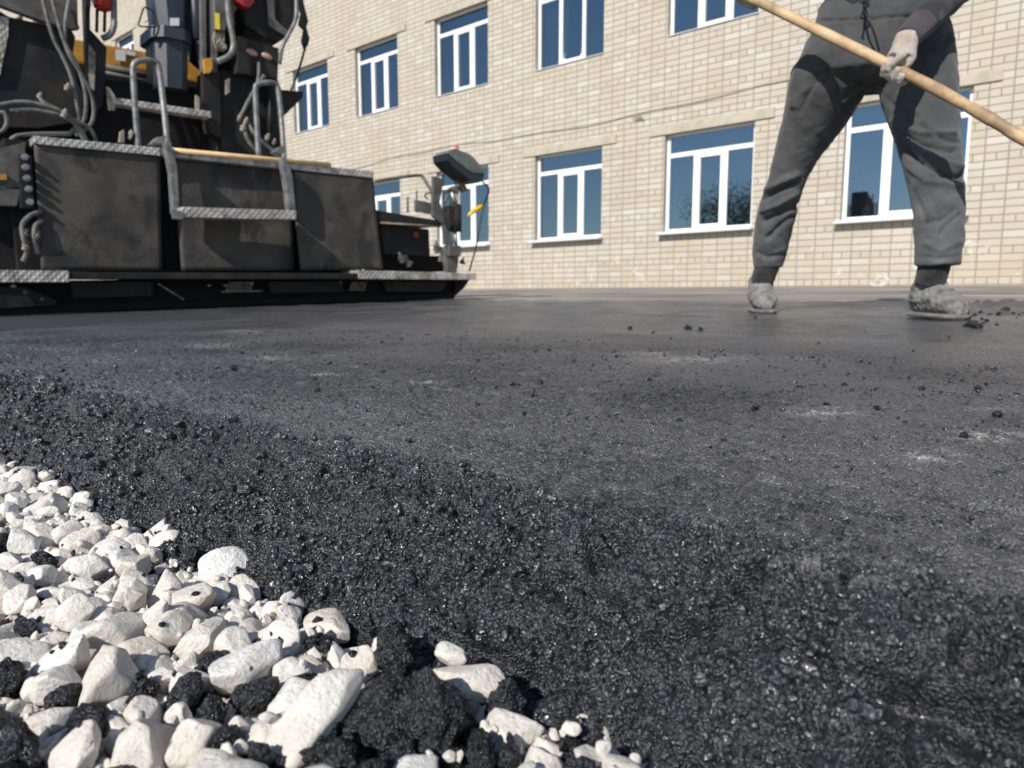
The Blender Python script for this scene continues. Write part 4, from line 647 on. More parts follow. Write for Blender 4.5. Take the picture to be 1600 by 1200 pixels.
(115,0,149,-4360,-129,-914,-58,-72,-38), (110,0,35,-5418,1071,-905,36,85,-4),
]
rest = {0: [], 1: []}; nst = ncl = 0
lowv = {}; SHAPES = {}; BIG = at(484, 1142, .335)
def low_mesh(kind, k):
    if (kind, k) not in lowv:
        bm = rock_verts(100+k, 3) if kind == 0 else crumb_mesh(100+k, 3); bm.verts.ensure_lookup_table()
        lowv[(kind, k)] = (np.array([v.co for v in bm.verts]), np.array([[v.index for v in f.verts] for f in bm.faces])); bm.free()
    return lowv[(kind, k)]
for kk, vis, size, x, y, z, qx, qy, qz in STONES:
    kind, kk = kk//100, kk % 100; size /= 5000; x, y, z = x/10000, y/10000, z/10000; qx, qy, qz = qx/100, qy/100, qz/100
    q = Quaternion((math.sqrt(max(0, 1-qx*qx-qy*qy-qz*qz)), qx, qy, qz)).normalized()
    if vis >= 3 and ((kind == 0 and nst < 290) or (kind == 1 and ncl < 200)):
        o = bpy.data.objects.new('gravel_stone' if kind == 0 else 'asphalt_clump', (rock_me if kind == 0 else crumb_me)[kk]); col.objects.link(o)
        if kind == 1 and size > .017: z -= (size-.017)*.25; size = .017+(size-.017)*.45
        o.location = (x, y, z); o.rotation_mode = 'QUATERNION'; o.rotation_quaternion = q; o.scale = (size,)*3
        me_ = (rock_me if kind == 0 else crumb_me)[kk]; dm = sorted([max(v.co[j] for v in me_.vertices)-min(v.co[j] for v in me_.vertices) for j in range(3)], reverse=True) if kk not in SHAPES else None
        if dm: SHAPES[kk] = 'long' if dm[1]/dm[0] < .76 else ('flat' if dm[2]/dm[1] < .74 else 'blocky')
        big_d = (Vector((x, y, z))-BIG).length; foot_d = y-z-.084
        where_ = ('right against the foot of the dark slope' if y-z > .362 else 'close beside the largest pale stone' if big_d < .075 else 'at the near bottom of the gravel bed' if math.hypot(x, y) < .42
                  else 'a hand away from the foot of the slope' if y-z > .31 else 'far back in the gravel near the left edge' if x < -.75 else 'in the middle of the gravel bed')
        sz_ = ('large' if size > .030 else 'medium' if size > .021 else 'small') if kind == 0 else ('large' if size > .019 else 'medium' if size > .012 else 'small')
        if kind == 0: tag(o, sz_+' '+SHAPES[kk]+' white stone '+where_, 'stone', 'white stones of the gravel bed'); nst += 1
        else: tag(o, sz_+' '+SHAPES[kk]+' black asphalt clump '+where_, 'asphalt clump', 'asphalt clumps fallen on the gravel'); ncl += 1
    else: rest[kind].append((kk, x, y, z, q, size))
print('stones', nst, 'clumps', ncl)
# the loose grains that make up the crumbled edge: thousands, so one mass
rg = np.random.default_rng(11)
gv = []
for k in range(8):
    bm = rock_verts(300+k, 2); bm.verts.ensure_lookup_table(); gv.append(np.array([v.co for v in bm.verts])); gf = np.array([[v.index for v in f.verts] for f in bm.faces]); bm.free()
gv = np.array(gv)
gx, gy = np.meshgrid(np.gradient(sx_), np.gradient(sy_)); area = (gx*gy).ravel()*(1+.42*sl)
lump = fbm(np.c_[X/.03, Y/.03, 0*X+3], 2)
dist = np.hypot(X, Y-.05)
dens_e = np.where(dist < .75, 105000, 42000)*np.clip(sl*1.3-.05, 0, 1)*np.clip(.7+1.2*lump, .12, 1.6)*np.clip(1-7*hole, .05, 1)*(X > -2.3)
dens_t = np.where(dist < 1.0, 9000, 3000)*(1-sl)*(Y < 1.4)*(X > -2.2)*np.clip(.5+1.8*lump, .05, 2)+20000*np.exp(-((Y-yc-.006)/.014)**2)*(1-sl)*np.clip(.4+2*lump, 0, 2)*(X > -2.2)
sel = []
for dn, s0, s1, smax in ((dens_e, .0034, .42, .014), (dens_t, .0022, .40, .007), (700*np.clip(sl*1.2, 0, 1)*(X > -2.3), .0135, .22, .021)):
    w_ = dn*area; n_ = int(w_.sum()); ix = rg.choice(len(w_), n_, p=w_/w_.sum()); s_ = np.clip(np.exp(rg.normal(math.log(s0), s1, n_)), .0014, smax)*np.clip(dist[ix]/.75, 1, 1.7)
    nrm = np.c_[0*ix, n_y[ix], n_z[ix]]; sel.append((V[ix]+nrm*(s_*rg.uniform(*((-.15, .32) if s0 < .01 else (-.30, -.02)), n_))[:, None], s_))
GP = np.vstack([a for a, _ in sel]); GS = np.concatenate([b for _, b in sel]); n_ = len(GP); print('grains', n_)
q4 = rg.normal(size=(n_, 4)); q4 /= np.linalg.norm(q4, axis=1)[:, None]; w_, x_, y_, z_ = q4.T
RM = np.stack([np.stack([1-2*(y_*y_+z_*z_), 2*(x_*y_-z_*w_), 2*(x_*z_+y_*w_)], 1), np.stack([2*(x_*y_+z_*w_), 1-2*(x_*x_+z_*z_), 2*(y_*z_-x_*w_)], 1), np.stack([2*(x_*z_-y_*w_), 2*(y_*z_+x_*w_), 1-2*(x_*x_+y_*y_)], 1)], 1)
VG = np.einsum('nij,nkj->nki', RM, gv[rg.integers(0, 8, n_)])*GS[:, None, None]+GP[:, None, :]
FG = (gf[None]+(np.arange(n_)*gv.shape[1])[:, None, None]).reshape(-1, 3)
tag(link('loose_asphalt', np_mesh('loose_asphalt', VG.reshape(-1, 3), FG, False), M['asphalt']), kind='stuff')
del VG, FG
# what lies under and beyond them
rnd = random.Random(3)
for n in range(5200):
    x = rnd.uniform(-5, 1.6); y = rnd.uniform(-1.3, .34)
    q = Quaternion((rnd.gauss(0,1), rnd.gauss(0,1), rnd.gauss(0,1), rnd.gauss(0,1))).normalized()
    rest[0].append((rnd.randrange(NV), x, y, G*y-(.112 if -1.5 < x < 0 and y > -.04 else .093)+rnd.uniform(-.012, .006), q, rnd.uniform(.03, .05)))
from mathutils.bvhtree import BVHTree
bv, bf_, base = [], [], 0
for kk, vis, size, x, y, z, qx, qy, qz in STONES:
    v, f = low_mesh(0, kk % 100); rm = np.array(Quaternion((math.sqrt(max(0, 1-(qx*qx+qy*qy+qz*qz)/10000)), qx/100, qy/100, qz/100)).normalized().to_matrix())
    bv.append(v@rm.T*(size/5000)+np.array([x, y, z])/10000); bf_.append(f+base); base += len(v)
bed = BVHTree.FromPolygons(np.vstack(bv).tolist(), np.vstack(bf_).tolist())
for kind, nm in ((0, 'gravel'), (1, 'asphalt_crumbs')):
    VV, FF, base = [], [], 0
    for kk, x, y, z, q, s in rest[kind]:
        v, f = low_mesh(kind, kk); rm = np.array(q.to_matrix()); VV.append(v@rm.T*s+np.array([x, y, z])); FF.append(f+base); base += len(v)
    # chips and fine crumbs resting on the bed
    for n in range(420 if kind else 1100):
        s = min(.009, rnd.lognormvariate(math.log(.0036), .45)) if kind else rnd.uniform(.004, .0095)
        x = rnd.uniform(-1.4, -.06); y = rnd.uniform(.0, .285) if n > 120 else .28-abs(rnd.gauss(0, .03))
        q = Quaternion((rnd.gauss(0,1), rnd.gauss(0,1), rnd.gauss(0,1), rnd.gauss(0,1))).normalized()
        hit = bed.ray_cast(Vector((x, y, .3)), Vector((0, 0, -1)))
        for tr_ in range(5 if kind == 0 else 0):       # chips settle in the hollows
            x2, y2 = x+rnd.uniform(-.02, .02), y+rnd.uniform(-.02, .02); h2 = bed.ray_cast(Vector((x2, y2, .3)), Vector((0, 0, -1)))
            if h2[0] is not None and (hit[0] is None or h2[0].z < hit[0].z): hit, x, y = h2, x2, y2
        if hit[0] is None or (kind == 1 and hit[1].z < .55): continue
        v, f = low_mesh(kind, rnd.randrange(NV)); rm = np.array(q.to_matrix()); VV.append(v@rm.T*s+np.array([x, y, hit[0].z+s*.22])); FF.append(f+base); base += len(v)
    tag(link(nm, np_mesh(nm, np.vstack(VV), np.vstack(FF)), M['stone'] if kind == 0 else M['clump']), kind='stuff')
# the long pale stone nearest to the lens
def solo(px, py, dist, size, rx, k, label, dz=0):
    o = bpy.data.objects.new('gravel_stone', rock_me[k]); col.objects.link(o); o.location = at(px, py, dist)
    o.rotation_euler = rx; o.scale = size; tag(o, label, 'stone', 'white stones of the gravel bed'); return o
# the camera side's long stone stands up towards the lens
big_st = solo(484, 1142, .335, (.060,.036,.042), (0, 0, 0), 3, 'largest pale stone in the foreground, standing on end beside dark asphalt clumps')
ax = (at(535, 1078, .345)-at(440, 1215, .315)).normalized(); q = Vector((1, 0, 0)).rotation_difference(ax); big_st.rotation_mode = 'QUATERNION'; big_st.rotation_quaternion = q
def clump(px, py, dist, s, k, label):
    o = bpy.data.objects.new('asphalt_clump', crumb_me[k]); col.objects.link(o); o.location = at(px, py, dist); o.scale = (s, s*.95, s*.9)
    o.rotation_euler = (k*1.3, k*.7, k*2.1); tag(o, label, 'asphalt clump', 'asphalt clumps fallen on the gravel'); return o
clump(680, 1145, .340, .052, 2, 'biggest black asphalt clump, right of the large pale foreground stone')
clump(590, 1112, .350, .040, 5, 'black asphalt clump touching the right side of the large pale stone')
clump(525, 1200, .32, .036, 9, 'black asphalt clump in front of the foot of the large pale stone')
clump(615, 1215, .32, .036, 11, 'black asphalt clump at the bottom edge below the biggest clump')
clump(790, 1110, .36, .029, 7, 'round black asphalt clump at the foot of the dark slope')
clump(615, 1020, .41, .030, 4, 'black asphalt clump pressed against the slope behind small white stones')
clump(30, 1190, .33, .036, 6, 'black asphalt clump in the bottom left corner of the gravel')
solo(735, 1068, .375, (.034,.03,.028), (.4, .2, .6), 8, 'white stone wedged between clumps at the foot of the dark slope')
solo(703, 1025, .39, (.022,.016,.016), (.2, .1, .3), 12, 'thin white stone lying on top at the foot of the slope')
solo(855, 1175, .335, (.018,.016,.015), (.9, .1, .3), 1, 'small white stone right of the clumps at the bottom of the slope')
solo(920, 1185, .325, (.022,.016,.014), (.2, .6, 1.3), 14, 'rightmost small white stone at the bottom of the dark slope')

# crumbs on the mat
spots = [(365,577,.017), (495,611,.011), (985,514,.018), (1075,514,.024), (1095,516,.018), (1180,498,.014), (858,548,.008), (1020,520,.010), (1505,684,.012), (1320,604,.011), (1290,634,.009), (1180,640,.010), (1270,560,.01), (1015,594,.008), (730,520,.01), (1250,607,.011), (1060,660,.008), (640,690,.009), (1370,640,.01), (1560,650,.012), (1440,610,.012), (1530,610,.013), (820,650,.006), (1130,690,.007)]
named = {365: 'lone black crumb in the middle of the mat in front of the paver', 1075: 'largest black crumb on the mat in front of the worker'}
for n in range(16):
    spots.append((rnd.uniform(500, 1600), 505+abs(rnd.gauss(0, 60)), rnd.uniform(.005, .010)))
for n in range(150):
    spots.append((rnd.uniform(1500, 1640), 472+abs(rnd.gauss(0, 13)), min(.034, rnd.lognormvariate(math.log(.012), .45))))
for n, (px, py, s) in enumerate(spots):
    p = on_ground(px, py); s *= .85 if n < 40 else 1; o = bpy.data.objects.new('asphalt_crumb', crumb_me[n % NV]); col.objects.link(o); o.location = p+Vector((0, 0, s*.22)); o.scale = (s, s, s*.95)
    o.rotation_euler = (rnd.uniform(0, .5), 0, rnd.uniform(0, 6)); pile = n >= 40
    lab = named.get(px) or ('black asphalt crumb in the loose heap beside the right-hand shoe' if pile else 'small black asphalt crumb scattered on the flat mat')
    tag(o, lab, 'asphalt crumb', 'crumbs of the loose heap by the shoe' if pile else 'asphalt crumbs lying on the mat')
p = on_ground(832, 622); o = MB().tube([p, p+Vector((.001, 0, .006)), p+Vector((.002, .001, .012))], [.0022, .002, .001], 7).build('twig', M['wire'], origin=p)
tag(o, 'tiny dark splinter standing upright in the middle of the mat', 'splinter')

# ================================================================ THE BUILDING
D = 11.33
W0 = {'x': [], }
LEFTS = [2.4, -.45, -3.327, -6.253, -9.114, -11.941, -14.75, -17.45]+[-17.45-2.83*k for k in range(1, 7)]
RW = 1.58; rows = [(1.20, 2.894), (4.49, 6.12), (7.79, 9.42), (11.09, 12.72)]
ALLC = LEFTS+[-17.45-2.83*k for k in range(7, 12)]
bld = empty('brick_building', (0, D, .30)); tag(bld, 'long cream brick building with white plastic windows and concrete lintels', 'building')
def wall_mesh():
    bm = bmesh.new(); xs = sorted({-52.0, 6.5}|{x for l in ALLC for x in (l, l+RW)}); zs = sorted({-.6, 13.9-.3}|{z-.3 for r in rows for z in r})
    vs = {}
    def v(x, y, z):
        kk = (round(x, 4), round(y, 4), round(z, 4))
        if kk not in vs: vs[kk] = bm.verts.new((x, y, z))
        return vs[kk]
    RD = .15
    for x0, x1 in zip(xs, xs[1:]):
        for z0, z1 in zip(zs, zs[1:]):
            isw = any(abs(x0-l) < 1e-6 for l in ALLC) and any(abs(z0-(r[0]-.3)) < 1e-6 for r in rows)
            if not isw: bm.faces.new((v(x0, 0, z0), v(x1, 0, z0), v(x1, 0, z1), v(x0, 0, z1))); continue
            for a, b in (((x0, z0), (x1, z0)), ((x1, z0), (x1, z1)), ((x1, z1), (x0, z1)), ((x0, z1), (x0, z0))):
                f = bm.faces.new((v(a[0], 0, a[1]), v(a[0], RD, a[1]), v(b[0], RD, b[1]), v(b[0], 0, b[1]))); f.material_index = 1
    for f in [((-52, 0), (-52, 12)), ((6.5, 12), (6.5, 0))]:
        (xa, ya), (xb, yb) = f; bm.faces.new((v(xb, yb, -.6), v(xa, ya, -.6), v(xa, ya, 13.6), v(xb, yb, 13.6)))
    bm.faces.new((v(-52, 0, 13.6), v(6.5, 0, 13.6), v(6.5, 12, 13.6), v(-52, 12, 13.6)))
    bmesh.ops.recalc_face_normals(bm, faces=bm.faces)
    me = bpy.data.meshes.new('wall'); bm.to_mesh(me); bm.free(); return me
link('wall', wall_mesh(), [M['brick'], M['plaster']], bld)
cop = MB(); cop.box((-22.75, -.03, 13.68), (58.7, .4, .14)); cop.build('parapet_coping', M['concrete'], bld)
def win_frame(H, tilt=False):
    """origin at the lower left corner of the opening; y into the wall"""
    w, y0, dpt = RW, .10, .055; f = MB(); e = .055; tz = H*.795; s0, s1 = .030, .03
    def bar(xa, xb, za, zb, yy=y0, dd=dpt): f.box(((xa+xb)/2, yy+dd/2, (za+zb)/2), (xb-xa, dd, zb-za), bev=.006)
    b = .06
    bar(0, e, b, H); bar(w-e, w, b, H); bar(e, w-e, H-e*.6, H); bar(0, w, 0, b); bar(e, w-e, tz-.045, tz+.03)
    m1a, m1b, m2a, m2b = w*.315, w*.365, w*.655, w*.70
    bar(m1a, m1b, b, tz-.045); bar(m2a, m2b, b, tz-.045)
    if not tilt:
        y1 = y0-.018; q = .05
        bar(m1b-.012, m1b+q, b, tz-.05, y1, .05); bar(m2a-q, m2a+.012, b, tz-.05, y1, .05); bar(m1b+q, m2a-q, b, b+q, y1, .05); bar(m1b+q, m2a-q, tz-.05-q, tz-.05, y1, .05)
    me = bpy.data.meshes.new('window'); bmesh.ops.recalc_face_normals(f.bm, faces=f.bm.faces); f.bm.to_mesh(me); f.bm.free(); me.materials.append(M['pvc'])
    g = MB(); yy = y0+.03
    def pane(xa, xb, za, zb): g.box(((xa+xb)/2, yy, (za+zb)/2), (xb-xa, .012, zb-za))
    pane(e-.01, w-e+.01, tz+.02, H-e*.6+.01); pane(e-.01, m1a+.01, b-.01, tz-.035); pane(m2b-.01, w-e+.01, b-.01, tz-.035); pane(m1b-.01, m2a+.01, b-.01, tz-.035)
    gm = bpy.data.meshes.new('pane'); g.bm.to_mesh(gm); g.bm.free(); gm.materials.append(M['glass'])
    return me, gm, (m1b, m2a, b, tz-.045, y0)
def box_mesh(name, c, s, m, bev=.004):
    f = MB().box(c, s, bev=bev); me = bpy.data.meshes.new(name); bmesh.ops.recalc_face_normals(f.bm, faces=f.bm.faces); f.bm.to_mesh(me); f.bm.free(); me.materials.append(m); return me
frames = {0: win_frame(rows[0][1]-rows[0][0]-.045), 1: win_frame(1.63), 'tilt': win_frame(1.63, True)}
def ring_(r, z, n=16): return [Vector((r*math.cos(2*math.pi*k/n), r*math.sin(2*math.pi*k/n), z)) for k in range(n)]
def room_mesh():
    bm = bmesh.new(); x0, x1, y0, y1, z0, z1 = -.02, RW+.02, .158, 1.1, -.05, 1.70
    c = [[bm.verts.new((x, y, z)) for x, z in ((x0, z0), (x1, z0), (x1, z1), (x0, z1))] for y in (y0, y1)]
    bm.faces.new(c[1])
    for i in range(4): bm.faces.new((c[0][i], c[0][(i+1) % 4], c[1][(i+1) % 4], c[1][i]))
    me = bpy.data.meshes.new('interior'); bm.to_mesh(me); bm.free(); me.materials.append(M['room']); return me
room_me = room_mesh()
cm = MB(); pts = [Vector((.06+.36*i/24, .24+.018*math.sin(i*1.9), .06)) for i in range(25)]; cm.prism(pts+[p+Vector((0, .004, 0)) for p in reversed(pts)], (0, 0, 1.5)); curt_me = bpy.data.meshes.new('curtain'); cm.bm.to_mesh(curt_me); cm.bm.free(); curt_me.materials.append(M['curtain'])
sill_g = box_mesh('sill', (RW/2, -.0, -.024), (RW+.10, .29, .042), M['sill'], .012); sill_u = box_mesh('sill', (RW/2, .035, .006), (RW-.004, .128, .011), M['sill'], .003)
lint = box_mesh('lintel', (RW/2+.01, .02, .075), (RW+.60, .05, .15), M['concrete'], .004)
for ri, (z0, z1) in enumerate(rows):
    for ci, l in enumerate(LEFTS):
        if ri == 3 and ci < 7: continue
        key = 0 if ri == 0 else ('tilt' if (ri == 1 and ci == 4) else 1)
        fm, gm, info = frames[key]; zz = z0+(.045 if ri == 0 else 0)-.30
        w = link('window', fm, None, bld); w.location = (l, 0, zz)
        gp = bpy.data.objects.new('pane', gm); col.objects.link(gp); gp.parent = w
        sl_ = bpy.data.objects.new('sill', sill_g if ri == 0 else sill_u); col.objects.link(sl_); sl_.parent = w; sl_.location = (0, 0, 0)
        li = bpy.data.objects.new('lintel', lint); col.objects.link(li); li.parent = bld; li.location = (l, -.024, z1-.30)
        rm_ = bpy.data.objects.new('interior', room_me); col.objects.link(rm_); rm_.parent = w; rm_.scale = (1, 1, (z1-z0)/1.66)
        if (ri*5+ci*3) % 4 == 1: cu = bpy.data.objects.new('curtain', curt_me); col.objects.link(cu); cu.parent = w
        if key == 'tilt':
            xa, xb, za, zb, yy = info; s = MB(); q = .055; W_, H_ = xb-xa, zb-za
            for c, d in (((q/2, 0, H_/2), (q, .05, H_)), ((W_-q/2, 0, H_/2), (q, .05, H_)), ((W_/2, 0, q/2), (W_-2*q, .05, q)), ((W_/2, 0, H_-q/2), (W_-2*q, .05, q))): s.box(c, d, bev=.005)
            so = s.build('sash', M['pvc'], w); so.location = (xa, yy+.04, za); so.rotation_euler = (R(-6), 0, 0)
            w['label'] = 'window with its middle sash tilted open'
# things standing inside on the window boards
def indoor(name, build, x, label, cat, m): 
    f = MB(); build(f); o = f.build(name, m); o.location = (x, D+.23, 1.25); tag(o, label, cat); return o
indoor('bottle', lambda f: f.tube([(0, 0, 0), (0, 0, .16), (0, 0, .20), (0, 0, .24)], [.055, .055, .03, .022], 14), LEFTS[2]+.30, 'white plastic bottle standing inside the window behind the worker', 'bottle', M['pvc'])
indoor('sign_board', lambda f: (f.box((0, 0, .20), (.13, .02, .15), bev=.006), f.box((0, 0, .06), (.02, .015, .12))), LEFTS[3]+.22, 'small pale blue board inside the window left of the worker', 'board', mat('pale_blue', (.10,.35,.65), .5))
indoor('flower_pot', lambda f: (f.loft([ring_(.055, 0), ring_(.075, .13), ring_(.08, .135), ring_(.08, .15)]),), LEFTS[4]+.72, 'brown flower pot inside the window right of the control box', 'flower pot', mat('clay', (.40,.16,.05), .8))
# facade cable drooping between its pins
cb = MB(); pts = []
for i in range(60):
    xx = -30+i*.47; zz = 3.34+.05*math.sin(i*1.3)*.4+.05*math.sin(i*.37)-.30
    pts.append((xx, -.02, zz))
cb.tube(pts, .006, 6); 
for i in range(6): cb.tube([(-6.9+.03*i, -.03, 3.03), (-6.87+.03*i, -.045, 2.97), (-6.85+.04*i, -.03, 2.90)], .006, 5)
cb.build('cable', M['tan'], bld)
pp = MB(); pb = on_ground(1219, 447); cx_ = -4.35
pp.tube([(cx_, -.10, -.05), (cx_, -.10, .16), (cx_, -.02, .24)], .022, 10, smooth=3); pp.build('vent_pipe', M['midgrey'], bld)

# ================================================================ TREES ACROSS THE YARD (seen only mirrored in the glass)
def leaf_mat(name, c1, c2):
    m = mat(name, c1, .7, 0, .2); t = NT(m); t.color(t.mix(t.noise(1.2, 3), c1, c2)); return m
M['leaf'] = leaf_mat('leaves', (.05,.08,.022), (.09,.11,.035)); M['bark'] = worn('bark', (.10,.08,.06), (.05,.04,.03), .9, scale=4)
def tree(loc, h, seed, label):
    rnd = random.Random(seed); root = empty('tree', loc); tag(root, label, 'tree'); tk = MB(); tips = []
    def branch(p, d, L, r, lev):
        pts = [p]; dd = d.copy(); q = p
        for k in range(4): dd = (dd+Vector((rnd.gauss(0,.12), rnd.gauss(0,.12), rnd.gauss(0,.06)))).normalized(); q = q+dd*L/4; pts.append(q)
        tk.tube(pts, [r, r*.55], 7)
        if lev >= 3: tips.append(q); return
        for k in range(4): branch(pts[rnd.choice((2, 3, 4))], (dd+Vector((rnd.gauss(0,.7), rnd.gauss(0,.7), rnd.uniform(0,.5)))).normalized(), L*.62, r*.5, lev+1)
    branch(Vector((0, 0, 0)), UP, h*.42, h*.028, 0); tk.build('trunk', M['bark'], root)
    V, Fl = [], []; n = 0
    for tpt in tips:
        for k in range(85):
            c = np.array(tpt)+np.array([rnd.gauss(0, h*.055) for _ in range(3)]); a = np.array([rnd.gauss(0,1) for _ in range(3)]); b = np.array([rnd.gauss(0,1) for _ in range(3)]); a /= np.linalg.norm(a); b -= a*a.dot(b); b /= np.linalg.norm(b); s = rnd.uniform(.05, .09)
            V += [c-a*s, c-b*s*.55, c+a*s, c+b*s*.55]; Fl.append((n, n+1, n+2, n+3)); n += 4
    link('crown', np_mesh('crown', np.array(V), np.array(Fl), False), M['leaf'], root)
tree((-19, -20, -.7), 9.0, 1, 'tallest of the leafy trees across the yard, mirrored in the windows')
tree((-25, -23, -.8), 7.5, 2, 'shorter leafy tree at the far left of the yard, mirrored in the windows')
tree((-14, -24, -.8), 7.0, 4, 'lowest leafy tree across the yard, nearest the corner')
# ================================================================ THE PAVER
PO = Vector((-4.5, 4.47, G*4.47)); PA = Vector((.129, .99, G*.99)).normalized(); PB = Vector((-.99, .129, G*.129)); PB = (PB-PA*PB.dot(PA)).normalized(); PU = PA.cross(PB)
PM = Matrix(((PA.x, PB.x, PU.x, PO.x), (PA.y, PB.y, PU.y, PO.y), (PA.z, PB.z, PU.z, PO.z), (0, 0, 0, 1)))
paver = empty('asphalt_paver', mat=PM); tag(paver, 'dusty black and yellow asphalt paver seen from behind, screed on the fresh mat', 'paver')
def L(px, py, b):
    """local point (across, ahead, up) of the paver, on the upright plane b metres ahead of the screed's rear"""
    d, _ = ray(px, py); o = PO+PB*b; t = (o-CAMP).dot(PB)/d.dot(PB); q = CAMP+d*t-PO
    return Vector((q.dot(PA), q.dot(PB), q.dot(PU)))
def LS(pts, b): return [L(x, y, b) for x, y in pts]
def plate(name, pts, b, th, m, parent=None, bev=0, mb=None):
    f = mb or MB(); f.prism(LS(pts, b), (0, th, 0), bev)
    return f if mb else f.build(name, m, parent or paver)
def pipe(name, pts, rad, m, parent=None, sub=4, mb=None, seg=10):
    f = mb or MB(); f.tube([L(*p) for p in pts], rad, seg, smooth=sub)
    return f if mb else f.build(name, m, parent or paver)
# screed: body on the mat, tread plates, flaps
x0 = L(-120, 480, 0).x; xr = L(712, 460, 0).x
sb = MB(); sb.box(((x0+xr)/2, .34, .105), (xr-x0, .60, .19), bev=.012); sb.box(((x0+xr)/2, .05, .03), (xr-x0-.02, .10, .05), bev=.01)
sb.prism([Vector((xr-.004, .0, .03)), Vector((xr+.10, .0, .10)), Vector((xr+.16, 0, .17)), Vector((xr-.004, 0, .19))], (0, .5, 0))
screed = sb.build('screed', M['dark'], paver)
def tread(pts, b, th, m): return plate('step_plate', pts, b, th, m, bev=.006)
tread([(108,425),(562,427),(562,436),(108,436)], -.16, .30, M['black']); tread([(-120,421),(108,423),(108,441),(-120,441)], -.17, .32, M['tread']); tread([(560,422),(744,427),(744,437),(560,436)], -.165, .31, M['tread'])
for px0, px1, n in ((355, 395, 5), (548, 572, 4)):
    g = MB()
    for i in range(n*2):
        for j in range(4):
            a = L(px0+(px1-px0)*(i+.5)/(n*2)-j*1.2, 442+j*3.6, -.0); g.box((a.x, -.012, a.z), (.012, .02, .011), bev=.002)
    g.build('grille', M['tan'], paver)
gm_ = MB(); a = L(345, 456, 0); c = L(408, 456, 0); gm_.box(((a.x+c.x)/2, -.012, a.z), (c.x-a.x, .02, .008)); gm_.build('bracket', M['tan'], paver)
# hangers, bolts and caked lumps under the tread plates
for x_, y_, r_, mm in ((20,448,.014,'zinc'), (38,457,.014,'zinc'), (64,467,.009,'zinc'), (325,446,.008,'zinc'), (350,446,.008,'zinc'), (391,443,.010,'zinc'), (530,441,.009,'zinc')):
    c_ = L(x_, y_, .0); f = MB(); f.tube([c_+Vector((0, .04, 0)), c_, c_+Vector((0, -.03, 0))], r_, 6); f.build('bolt', M[mm], paver)
for q_, mm in (([(-60,446),(40,449),(90,470),(84,478),(-60,484)], 'black'), ([(0,460),(42,462),(58,478),(0,482)], 'tan'), ([(110,440),(240,440),(238,462),(116,466)], 'black'), ([(420,440),(536,439),(536,456),(424,458)], 'black'), ([(600,440),(700,440),(690,456),(604,456)], 'black')):
    plate('screed_panel', q_, -.03 if mm == 'black' else -.036, .03 if mm == 'black' else .004, M[mm] if mm == 'black' else M['rubber'], bev=.003)
f = MB(); f.tube([L(247,443,-.04), L(287,468,-.04)], .006, 6); f.build('rod', M['tan'], paver)
def flap(pts, b, m=M['rubber']):
    # a heavy rubber apron, slightly buckled, hanging from the walkway
    q = LS(pts, b); nx_, nz_ = 26, 22; V = []; rs = rnd.uniform(0, 50)
    for side in (0, .018):
        for j in range(nz_+1):
            for i in range(nx_+1):
                s, t = i/nx_, j/nz_; p = (q[0]*(1-s)+q[1]*s)*(1-t)+(q[3]*(1-s)+q[2]*s)*t
                k = noise.noise(Vector((s*2.2+rs, t*1.6, 0)))*.022*t+.010*math.sin(s*3.1+rs)*t; V.append(p+Vector((0, k+side, 0)))
    n1 = (nx_+1)*(nz_+1); i = np.arange(n1).reshape(nz_+1, nx_+1); f = np.c_[i[:-1, :-1].ravel(), i[:-1, 1:].ravel(), i[1:, 1:].ravel(), i[1:, :-1].ravel()]
    rim = [(i[0, k], i[0, k+1]) for k in range(nx_)]+[(i[k, nx_], i[k+1, nx_]) for k in range(nz_)]+[(i[nz_, k+1], i[nz_, k]) for k in range(nx_)]+[(i[k+1, 0], i[k, 0]) for k in range(nz_)]
    F2 = np.vstack([f[:, ::-1], f+n1, np.array([(a, b_, b_+n1, a+n1) for a, b_ in rim])])
    return link('flap', np_mesh('flap', np.array([tuple(v) for v in V]), F2), m, paver)
flap([(53,222),(250,241),(253,423),(65,423)], .0); flap([(272,246),(455,264),(461,423),(283,423)], .05); flap([(458,264),(583,276),(598,420),(468,423)], -.005)
# right side end plate behind the third flap, giving the aprons a body
bx = MB(); bx.box((L(330, 300, .1).x, .42, .62), (L(586,300,.1).x-L(60,300,.1).x, .62, .80), bev=.01); bx.build('screed_housing', M['dark'], paver)
# walkway edge on top
w = MB(); w.prism(LS([(52,212),(250,231),(250,243),(53,224)], -.02), (0, .45, 0), .004); w.prism(LS([(250.5,231),(584,268),(584,278),(250.5,243)], -.015), (0, .45, 0), .004); w.build('walkway', M['tread'], paver)
# folding steps and hand rails
for hp, leg in (([(216,232,.12),(210,150,.12),(208,108,.12),(213,97,.12),(225,94,.12),(240,96,.12),(248,106,.12),(255,160,.10),(262,226,.0)], [(258,222),(267,222),(277,260),(281,333),(271,333),(267,270)]),
                ([(404,243,.12),(401,190,.12),(399,142,.12),(403,132,.12),(417,129,.12),(430,131,.12),(435,142,.12),(440,190,.10),(444,250,.0)], [(440,247),(448,247),(457,275),(462,328),(452,328),(447,285)])):
    pipe('hand_rail', hp, .019, M['grey'], sub=5); plate('ladder_leg', leg, -.10, .07, M['grey'], bev=.004)
st = MB(); st.prism(LS([(285,323),(463,329),(463,343),(285,340)], -.20), (0, .16, 0), .005); step = st.build('step', M['tread'], paver)
so = MB(); so.prism(LS([(269,328),(286,330),(286,343),(272,342)], -.21), (0, .04, 0), .003); so.build('socket', M['zinc'], paver)
